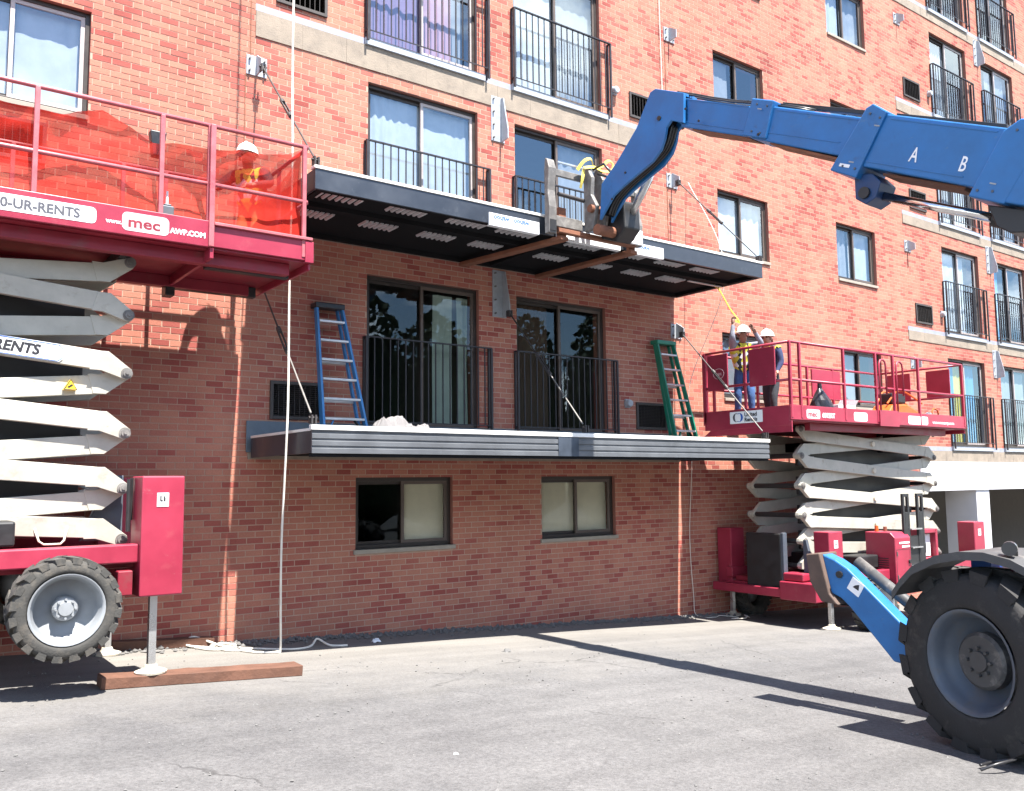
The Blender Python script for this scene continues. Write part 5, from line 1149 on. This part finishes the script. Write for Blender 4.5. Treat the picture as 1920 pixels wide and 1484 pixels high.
# ------------------------------------------------------------------ people
def person(label, root, J, rad, zones, hat_tilt=(0, 0, 0), vest=True, face=(0, -1, 0)):
    """J: joint dict in world coordinates; skin-modifier body as one mesh, clothing colours by nearest bone"""
    T = thing('person', label, 'person', root, 'workers on the lifts')
    off = Vector(root)
    bones = [('pelvis', 'belly'), ('belly', 'chest'), ('chest', 'neck'), ('neck', 'jaw'), ('jaw', 'head'), ('head', 'crown')]
    for s in 'lr':
        bones += [('chest', 'sh' + s), ('sh' + s, 'el' + s), ('el' + s, 'wr' + s), ('wr' + s, 'pa' + s), ('pelvis', 'hi' + s), ('hi' + s, 'kn' + s), ('kn' + s, 'an' + s), ('an' + s, 'to' + s)]
        pa, wr = Vector(J['pa' + s]), Vector(J['wr' + s]); d = (pa - wr).normalized(); side = d.cross(Vector((0.3, 0.2, 1))).normalized(); dn = d.cross(side).normalized()
        for k, (o1, ln) in enumerate(((-0.033, 0.075), (-0.012, 0.085), (0.010, 0.08), (0.030, 0.062))):
            b0 = pa + side * o1; J['f%d%s' % (k, s)] = b0 + d * ln * 0.5 + dn * 0.012; J['g%d%s' % (k, s)] = b0 + d * ln * 0.8 + dn * 0.045
            rad['f%d%s' % (k, s)] = 0.0095; rad['g%d%s' % (k, s)] = 0.0085
            bones += [('pa' + s, 'f%d%s' % (k, s)), ('f%d%s' % (k, s), 'g%d%s' % (k, s))]
        J['th' + s] = wr + d * 0.045 - side * 0.055 + dn * 0.02; rad['th' + s] = 0.0105; bones.append(('wr' + s, 'th' + s))
    fdv = Vector(face).normalized(); J['nose'] = Vector(J['head']) + fdv * 0.105 + ZU * -0.015; rad['nose'] = 0.018; bones.append(('head', 'nose'))
    names = list(J); idx = {n: i for i, n in enumerate(names)}
    me = bpy.data.meshes.new('b'); me.from_pydata([tuple(Vector(J[n]) - off) for n in names], [(idx[a], idx[b]) for a, b in bones], [])
    ob = bpy.data.objects.new('b', me); COL.objects.link(ob)
    sk = ob.modifiers.new('skin', 'SKIN'); sk.use_smooth_shade = True; sk.branch_smoothing = 0.3
    if not me.skin_vertices:
        bm = bmesh.new(); bm.from_mesh(me); bm.verts.layers.skin.verify(); bm.to_mesh(me); bm.free()
    for n in names:
        v = me.skin_vertices[0].data[idx[n]]; r_ = rad[n]; v.radius = r_ if isinstance(r_, tuple) else (r_, r_); v.use_root = (n == 'pelvis')
    ob.modifiers.new('sub', 'SUBSURF').levels = 2
    bpy.context.view_layer.update()
    dg = bpy.context.evaluated_depsgraph_get(); em = bpy.data.meshes.new_from_object(ob.evaluated_get(dg))
    bpy.data.objects.remove(ob)
    mats = []; 
    for mn in zones.values():
        if mn not in mats: mats.append(mn)
    em.materials.clear()
    for mn in mats: em.materials.append(MATS[mn])
    segs = [(zones.get(b, zones.get(a)), Vector(J[a]) - off, Vector(J[b]) - off, b) for a, b in bones]
    vestf = []
    for p in em.polygons:
        c = p.center; best = None
        for z, a, b, bn_ in segs:
            d = b - a; t = max(0, min(1, (c - a).dot(d) / max(1e-9, d.length_squared))); dd = (c - (a + d * t)).length
            if best is None or dd < best[0]: best = (dd, z, bn_)
        p.material_index = mats.index(best[1]); p.use_smooth = True
        if best[2] in ('belly', 'chest', 'shl', 'shr', 'neck') and c.z < (Vector(J['neck']) - off).z - 0.02: vestf.append(p)
    bo = bpy.data.objects.new('body', em); COL.objects.link(bo); bo.parent = T
    if vest:
        vb = MB(); mp_ = {}
        band = MB()
        for p in vestf:
            ids = []
            for vi in p.vertices:
                if vi not in mp_: mp_[vi] = len(vb.v); vv = em.vertices[vi]; vb.v.append(tuple(vv.co + vv.normal * 0.014 + off))
                ids.append(mp_[vi])
            vb.f.append(tuple(ids))
        vo = vb.build('safety_vest', 'vest_yellow', T, smooth=True)
        vo.data.materials.append(MATS['vest_band']); vo.data.materials.append(MATS['shirt_black']); zb_ = (Vector(J['belly']) - off).z
        for p in vo.data.polygons:
            lat = abs((p.center + 0 * ZU - (Vector(J['chest']) - off)).dot((Vector(J['shl']) - Vector(J['shr'])).normalized()))
            if 0.05 < lat < 0.085: p.material_index = 2
            elif abs(p.center.z - zb_ + 0.03) < 0.028 or abs(p.center.z - zb_ - 0.11) < 0.028: p.material_index = 1
    # hard hat: dome, ridge and brim
    hc = Vector(J['head']) + ZU * 0.045; M3 = Matrix.Rotation(hat_tilt[0], 3, 'X') @ Matrix.Rotation(hat_tilt[1], 3, 'Y')
    hb = MB(); rows = 8; seg = 24
    ez = M3 @ ZU; ef = (fdv - ez * fdv.dot(ez)).normalized(); es = ez.cross(ef)
    prof_h = [(0.118 * math.cos(i / rows * math.pi / 2), 0.125 * math.sin(i / rows * math.pi / 2)) for i in range(rows)]
    for r_, h in prof_h:
        for k in range(seg):
            a = 2 * math.pi * k / seg; hb.v.append(tuple(hc + ef * (r_ * 1.18 * math.cos(a)) + es * (r_ * math.sin(a)) + ez * h))
    for i in range(rows - 1):
        for k in range(seg):
            k2 = (k + 1) % seg; hb.f.append((i * seg + k, i * seg + k2, (i + 1) * seg + k2, (i + 1) * seg + k))
    hb.v.append(tuple(hc + ez * 0.127)); tp = len(hb.v) - 1
    for k in range(seg): hb.f.append(((rows - 1) * seg + k, (rows - 1) * seg + (k + 1) % seg, tp))
    n0 = len(hb.v)
    for rr_, h in ((1.0, 0.0), (1.0, -0.006)):
        for k in range(seg):
            a = 2 * math.pi * k / seg; ext = 0.006 + 0.042 * max(0, math.cos(a)) ** 2
            hb.v.append(tuple(hc + ef * ((0.118 * 1.18 + ext) * math.cos(a)) + es * ((0.118 + 0.006) * math.sin(a)) + ez * (h - 0.01 * max(0, math.cos(a)))))
    for k in range(seg):
        k2 = (k + 1) % seg; hb.f.append((k, k2, n0 + k2, n0 + k)); hb.f.append((n0 + k, n0 + k2, n0 + seg + k2, n0 + seg + k))
    ho = hb.build('hard_hat', 'hat_white', T, smooth=True)
    ridge = MB().tube([hc + ef * (0.125 * math.cos(a)) + ez * (0.122 * math.sin(a) + 0.006) for a in [R(x) for x in range(20, 165, 16)]], 0.012, 6); ridge.build('ridge', 'hat_white', ho, smooth=True)
    for s in (-1, 1):
        e = Vector(J['head']) + es * (s * 0.033) + fdv * 0.094 + ZU * 0.012
        MB().lathe([(0.0, -0.01), (0.012, -0.006), (0.013, 0.0), (0.008, 0.006), (0.0, 0.008)], e, fdv, 10, False).build('eye', 'hair_dark', T)
        e = Vector(J['head']) + es * (s * 0.083) + ZU * -0.01
        MB().lathe([(0.0, -0.008), (0.022, -0.008), (0.026, 0.0), (0.018, 0.01), (0.0, 0.01)], e, es * s, 10, False).build('ear', zones['head'], T)
    mo_ = Vector(J['head']) + fdv * 0.086 - ZU * 0.058
    MB().bar(mo_ - es * 0.024, mo_ + es * 0.024, 0.008, 0.008).build('mouth', 'skin_dark', T)
    return T

def std_rad():
    r_ = dict(pelvis=(0.15, 0.115), belly=(0.145, 0.11), chest=(0.16, 0.115), neck=0.058, jaw=0.072, head=0.092, crown=0.07)
    for s in 'lr':
        r_.update({'sh' + s: 0.075, 'el' + s: 0.052, 'wr' + s: 0.034, 'pa' + s: 0.036, 'hi' + s: 0.092, 'kn' + s: 0.066, 'an' + s: 0.048, 'to' + s: 0.042})
    return r_
def joints(base, hgt, fx, lean=0.0, bend=0.0, step=0.06, turn=0.0):
    """standing skeleton facing fx (unit 2D), leaning forward; base = floor point"""
    b = Vector(base); f = Vector((fx[0], fx[1], 0)).normalized(); s = Vector((-f.y, f.x, 0)); k = hgt / 1.75
    def P(fo, si, z): return b + (f * fo + s * si + ZU * z) * k
    kz = 1 - bend
    J = dict(pelvis=P(-0.02 - bend * 0.2, 0, 0.93 * kz), belly=P(0.01 + lean * 0.10 - bend * 0.15, 0, 1.10 * kz), chest=P(0.0 + lean * 0.28 - bend * 0.1, 0, 1.32 * kz - lean * 0.04),
             neck=P(0.01 + lean * 0.42 - bend * 0.1, 0, 1.48 * kz - lean * 0.10), jaw=P(0.045 + lean * 0.5 - bend * 0.1, 0, 1.545 * kz - lean * 0.12), head=P(0.05 + lean * 0.54 - bend * 0.1, 0, 1.615 * kz - lean * 0.13), crown=P(0.035 + lean * 0.56 - bend * 0.1, 0, 1.68 * kz - lean * 0.13))
    for n, d in (('l', 1), ('r', -1)):
        J['hi' + n] = P(-0.02 - bend * 0.2, d * 0.095, 0.88 * kz); J['kn' + n] = P(0.05 + d * step * 0.5 + bend * 0.35, d * 0.11, 0.49 * (1 - bend * 0.3)); J['an' + n] = P(-0.02 + d * step, d * 0.12, 0.09); J['to' + n] = P(0.15 + d * step, d * 0.135, 0.045)
        J['sh' + n] = P(lean * 0.36 - bend * 0.1, d * 0.185, 1.42 * kz - lean * 0.07)
        J['el' + n] = P(lean * 0.36 + 0.02, d * 0.25, 1.14 * kz); J['wr' + n] = P(lean * 0.4 + 0.16, d * 0.22, 0.95 * kz); J['pa' + n] = P(lean * 0.4 + 0.21, d * 0.21, 0.88 * kz)
    return J, P
def zones(shirt, pants, skin='skin', boots='boot'):
    z = dict(pelvis=pants, belly=shirt, chest=shirt, neck=skin, jaw=skin, head=skin, crown=skin, nose=skin)
    for s in 'lr':
        z.update({'sh' + s: shirt, 'el' + s: shirt, 'wr' + s: shirt, 'pa' + s: skin, 'hi' + s: pants, 'kn' + s: pants, 'an' + s: pants, 'to' + s: boots, 'th' + s: skin})
        for k in range(4): z['f%d%s' % (k, s)] = skin; z['g%d%s' % (k, s)] = skin
    return z
deckR, deckL = 0.937, 2.304
# worker reaching up to the strap
J, P = joints((11.72, -0.86, deckR), 1.62, (-0.55, -0.6), lean=0.15, bend=0.02)
J['elr'] = P(0.30, -0.22, 1.50); J['wrr'] = P(0.30, -0.20, 1.72); J['par'] = P(0.29, -0.19, 1.80)
J['ell'] = P(0.26, 0.30, 1.38); J['wrl'] = P(0.34, 0.16, 1.58); J['pal'] = P(0.34, 0.13, 1.66)
hand = Vector(J['par'])
person('worker in white hard hat and jeans reaching up to a yellow strap', (11.72, -0.86, deckR), J, std_rad(), zones('shirt_grey', 'jeans', 'skin_dark'), face=(-0.7, -0.45, 0.2))
J, P = joints((12.62, -0.72, deckR), 1.63, (-1.0, -0.15), lean=0.06, bend=0.0, step=0.14)
person('worker in white hard hat and dark trousers by the lift corner post', (12.62, -0.72, deckR), J, std_rad(), zones('shirt_navy', 'pants_dark', 'skin'), face=(-1, -0.25, 0))
J, P = joints((3.37, -0.78, deckL), 1.62, (-0.6, -0.6), lean=0.16, bend=0.09)
J['elr'] = P(0.20, -0.34, 1.08); J['wrr'] = P(0.42, -0.25, 1.02); J['par'] = P(0.50, -0.22, 1.0); J['ell'] = P(0.2, 0.34, 1.08); J['wrl'] = P(0.40, 0.2, 1.0); J['pal'] = P(0.48, 0.16, 0.98)
person('worker in white hard hat and yellow vest behind the orange netting', (3.37, -0.78, deckL), J, std_rad(), zones('shirt_black', 'pants_orange', 'skin_dark'), face=(-0.6, -0.8, -0.1))

# ------------------------------------------------------------------ ropes, straps, timber, clutter
rp_ = [(3.62, -1.36, 9.0), (3.60, -1.36, 4.9), (3.615, -1.36, 3.5), (3.60, -1.36, 2.2), (3.605, -1.36, 1.0), (3.60, -1.34, 0.4), (3.64, -1.15, -0.6), (3.70, -1.0, -1.3), (3.745, -0.90, gz(3.74) + 0.05), (3.70, -0.90, gz(3.7) + 0.012),
       (3.50, -0.84, gz(3.5) + 0.012), (3.35, -0.60, gz(3.35) + 0.012), (3.15, -0.42, gz(3.15) + 0.02), (2.95, -0.20, gz(2.95) + 0.03), (3.05, -0.12, gz(3) + 0.10), (3.3, -0.35, gz(3.3) + 0.02), (3.6, -0.62, gz(3.6) + 0.012), (3.95, -0.80, gz(3.95) + 0.012), (4.2, -0.66, gz(4.2) + 0.012), (4.35, -0.50, gz(4.35) + 0.06), (4.42, -0.70, gz(4.42) + 0.012), (4.6, -0.78, gz(4.6) + 0.012)]
tag(MB().tube(curve_pts(rp_), 0.0125, 8).build('white_rope', 'rope_white', smooth=True), 'long white rope hanging past the left lift and tailing on the ground', 'rope')
rp_ = [(3.0, -0.25, gz(3) + 0.012), (3.12, -0.5, gz(3.1) + 0.012), (3.3, -0.52, gz(3.3) + 0.014), (3.42, -0.40, gz(3.4) + 0.03), (3.3, -0.3, gz(3.3) + 0.04), (3.15, -0.40, gz(3.15) + 0.03), (3.28, -0.6, gz(3.3) + 0.012), (3.5, -0.7, gz(3.5) + 0.012)]
tag(MB().tube(curve_pts(rp_), 0.012, 8).build('rope_coil', 'rope_white', smooth=True), 'loose white rope coil beside the short timber block', 'rope')
rp_ = [(11.42, -0.05, 5.2), (11.30, -0.9, 3.4), (11.22, -0.12, 1.6), (11.30, -0.05, 0.4), (11.20, -0.04, -0.9), (11.25, -0.04, -1.9), (11.22, -0.12, gz(11.2) + 0.02), (11.35, -0.4, gz(11.3) + 0.012), (11.6, -0.3, gz(11.6) + 0.02), (11.75, -0.55, gz(11.7) + 0.012), (11.5, -0.62, gz(11.5) + 0.012), (11.7, -0.75, gz(11.7) + 0.03), (11.9, -0.55, gz(11.9) + 0.05), (11.95, -0.62, gz(11.95) + 0.012)]
tag(MB().tube(curve_pts(rp_), 0.006, 6).build('extension_cord', 'rope_white', smooth=True), 'thin pale cord hanging down the wall beside the right lift', 'cord')
tag(MB().tube([(10.82, -0.03, 9.5), (10.86, -0.03, 5.6)], 0.007, 6).build('drop_line', 'rope_white'), 'thin white drop line on the upper wall above the boom', 'line')
# yellow strap from the canopy corner to the raised hand
sp_ = curve_pts([(10.85, -1.05, 3.10), (11.05, -0.98, 3.06), (11.35, -0.93, 2.80), (11.55, -0.95, 2.60), tuple(hand), tuple(hand + Vector((0.06, 0.02, -0.18)))], 6)
b = MB()
for p, q in zip(sp_, sp_[1:]): b.bar(p, q, 0.045, 0.008, (0.3, -0.9, 0.3))
tag(b.build('webbing_strap', 'strap_yellow'), 'yellow webbing strap held by the worker under the upper canopy', 'strap')
b = MB()
for pts in ([(7.12, -2.06, 3.94), (7.20, -2.10, 4.06), (7.30, -2.12, 4.10), (7.40, -2.06, 4.04), (7.50, -2.08, 4.05), (7.62, -2.10, 4.15), (7.70, -2.10, 4.12), (7.66, -2.12, 4.02), (7.50, -2.12, 3.98), (7.34, -2.12, 4.0), (7.18, -2.12, 3.96)],
            [(7.20, -2.09, 3.95), (7.16, -2.11, 3.82), (7.15, -2.08, 3.70)]):
    c_ = curve_pts(pts, 5)
    for p, q in zip(c_, c_[1:]): b.bar(p, q, 0.042, 0.010, (0.2, -0.8, 0.5))
tag(b.build('lifting_sling', 'sling_yellow'), 'yellow lifting sling draped over the fork carriage', 'sling')

# timber under the jack foot: slightly twisted, chipped sawn plank
def plank(label, a, b_, wd, ht, ma='timber'):
    a = Vector(a); b_ = Vector(b_); d = (b_ - a).normalized(); s = d.cross(ZU).normalized(); u = s.cross(d); N = 14; m_ = MB()
    for i in range(N + 1):
        p = a + (b_ - a) * (i / N); j = 0.004
        for sx, sz in ((-1, -1), (1, -1), (1, 1), (-1, 1)):
            m_.v.append(tuple(p + s * (sx * (wd / 2 + random.uniform(-j, j))) + u * (sz * (ht / 2 + (random.uniform(-j, j) if sz > 0 else 0)))))
    for i in range(N):
        for k in range(4):
            k2 = (k + 1) % 4; m_.f.append((i*4+k, i*4+k2, (i+1)*4+k2, (i+1)*4+k))
    m_.f.append((0, 3, 2, 1)); m_.f.append((N*4, N*4+1, N*4+2, N*4+3))
    return m_.build('timber_plank', ma, bev=0.006)
tag(plank('', (1.70, -2.01, gz(1.7) + 0.05), (3.44, -2.12, gz(3.44) + 0.05), 0.25, 0.094), 'long brown timber plank under the jack foot of the left lift', 'timber')
tag(plank('', (2.2, -0.08, gz(2.2) + 0.05), (3.25, -0.16, gz(3.25) + 0.05), 0.14, 0.095), 'short brown timber block lying against the brick wall', 'timber')

# crumpled cloth on the lower canopy
def crumple(name, label, c, sx, sy, h, ma, seed, cat):
    N = 16; m_ = MB()
    for j in range(N + 1):
        for i in range(N + 1):
            u, v = i / N * 2 - 1, j / N * 2 - 1; e = max(0, 1 - (u * u + v * v) * 0.8)
            q = Vector((u * 2.2 + seed, v * 2.2, seed * 1.7)); z = min(1.0, e * 1.6) * h * (0.30 + 0.55 * (0.5 + 0.5 * noise.noise(q * 0.7)) + 0.30 * abs(noise.noise(q * 1.7)))
            m_.v.append((c[0] + u * sx * (1 + 0.2 * noise.noise(q * 1.3)), c[1] + v * sy, c[2] + z))
    for j in range(N):
        for i in range(N):
            a = j * (N + 1) + i; m_.f.append((a, a + 1, a + N + 2, a + N + 1))
    return tag(m_.build(name, ma), label, cat)
crumple('crumpled_tarp', 'large crumpled pale tarp on the lower canopy by the blue ladder', (4.80, -1.45, 0.536), 0.26, 0.22, 0.27, 'tarp_pale', 1.3, 'tarp')
crumple('crumpled_tarp', 'small crumpled pale tarp on the lower canopy in front of the left door', (5.12, -1.5, 0.536), 0.17, 0.13, 0.18, 'tarp_pale', 5.1, 'tarp')

# trash bag hung on the right lift
m_ = MB(); rows = [(0.03, 0.62), (0.035, 0.52), (0.08, 0.44), (0.15, 0.32), (0.19, 0.18), (0.20, 0.06), (0.14, 0.0)]; seg = 18
for r_, h in rows:
    for k in range(seg):
        a = 2 * math.pi * k / seg; rr = r_ * (1 + 0.25 * noise.noise(Vector((math.cos(a) * 3, math.sin(a) * 3, h * 7))))
        m_.v.append((12.52 + rr * math.cos(a) * 1.15 + (0.0 if h > 0.5 else 0.08 * (0.5 - h)), -1.75 + rr * math.sin(a), 0.945 + h))
for i in range(len(rows) - 1):
    for k in range(seg):
        k2 = (k + 1) % seg; m_.f.append((i*seg+k, i*seg+k2, (i+1)*seg+k2, (i+1)*seg+k))
m_.f.append(tuple((len(rows)-1)*seg + k for k in range(seg)))
tag(m_.build('trash_bag', 'bag_black'), 'black plastic trash bag on the deck of the right lift', 'bag')
# orange cut-off machine and clutter on the right lift
sw = thing('concrete_saw', 'orange walk-behind saw on the deck of the right lift', 'machine', (15.3, -1.35, deckR + 0.003))
MB().prism([(0, 0.10), (0.85, 0.10), (0.95, 0.30), (0.55, 0.42), (0.1, 0.40), (-0.05, 0.25)], (14.95, -1.35, deckR), (1, 0, 0), (0, 0, 1), (0, 1, 0), -0.2, 0.2).build('housing', 'saw_orange', sw, bev=0.03)
MB().box(15.1, 15.55, -1.5, -1.2, deckR + 0.43, deckR + 0.62).build('engine', 'black_plastic', sw, bev=0.03)
MB().tube(curve_pts([(15.0, -1.45, deckR + 0.42), (15.3, -1.5, deckR + 0.66), (15.7, -1.5, deckR + 0.60), (16.1, -1.5, deckR + 0.46)]), 0.016, 8).build('handle', 'saw_orange', sw)
MB().tube(curve_pts([(15.0, -1.25, deckR + 0.42), (15.3, -1.2, deckR + 0.66), (15.7, -1.2, deckR + 0.60), (16.1, -1.2, deckR + 0.46)]), 0.016, 8).build('handle', 'saw_orange', sw)
for x in (15.05, 15.75):
    for y in (-1.6, -1.1): MB().lathe([(0.05, -0.03), (0.11, -0.03), (0.12, 0.0), (0.11, 0.03), (0.05, 0.03)], (x, y, deckR + 0.123), (0, 1, 0), 20).build('wheel', 'black_plastic', sw)
ct_ = thing('power_cutter', 'small cutter with silver guard beside the orange saw', 'tool', (16.05, -1.7, deckR + 0.003))
MB().lathe([(0.0, -0.03), (0.13, -0.03), (0.14, 0.0), (0.13, 0.03), (0.0, 0.03)], (15.95, -1.7, deckR + 0.145), (0, 1, 0), 20, False).build('blade_guard', 'steel_bright', ct_)
MB().box(16.05, 16.28, -1.78, -1.62, deckR + 0.03, deckR + 0.2).build('motor', 'black_plastic', ct_, bev=0.02)
MB().tube(curve_pts([(16.05, -1.7, deckR + 0.2), (16.12, -1.7, deckR + 0.34), (16.28, -1.7, deckR + 0.32), (16.3, -1.7, deckR + 0.18)]), 0.015, 8).build('handle', 'saw_orange', ct_)
bx = thing('carton', 'white carton on the deck of the right lift', 'box', (13.4, -1.5, deckR + 0.003))
MB().box(13.1, 13.6, -1.7, -1.3, deckR + 0.003, deckR + 0.30).build('carton_body', 'film_white', bx, bev=0.006)
MB().prism([(0, 0), (0.5, 0), (0.55, 0.09), (0.03, 0.07)], (13.1, -1.7, deckR + 0.302), (1, 0, 0), (0, -0.3, 1), (0, 1, 0), 0.0, 0.004).build('flap', 'film_white', bx)
# litter on the asphalt
crumple('paper_scrap', 'scrap of white paper near the wall under the left window', (5.05, -0.62, gz(5.05) + 0.004), 0.05, 0.04, 0.05, 'film_white', 2.0, 'litter')
crumple('mortar_lump', 'dark lump lying on the sunlit asphalt', (6.1, -1.85, gz(6.1) + 0.0), 0.045, 0.04, 0.05, 'stone', 3.3, 'stone')
crumple('foam_chip', 'tiny white chip on the asphalt at the bottom', (3.25, -5.2, gz(3.25) + 0.004), 0.018, 0.012, 0.012, 'film_white', 4.0, 'litter')
tag(MB().tube(curve_pts([(6.05, -7.25, gz(6) + 0.02), (6.12, -7.32, gz(6) + 0.06), (6.25, -7.36, gz(6) + 0.07), (6.35, -7.33, gz(6) + 0.05), (6.30, -7.22, gz(6) + 0.02), (6.15, -7.2, gz(6) + 0.02)]), 0.010, 8).build('rubber_loop', 'black_plastic', smooth=True), 'bent black cable loop on the asphalt in front of the big tyre', 'cable')
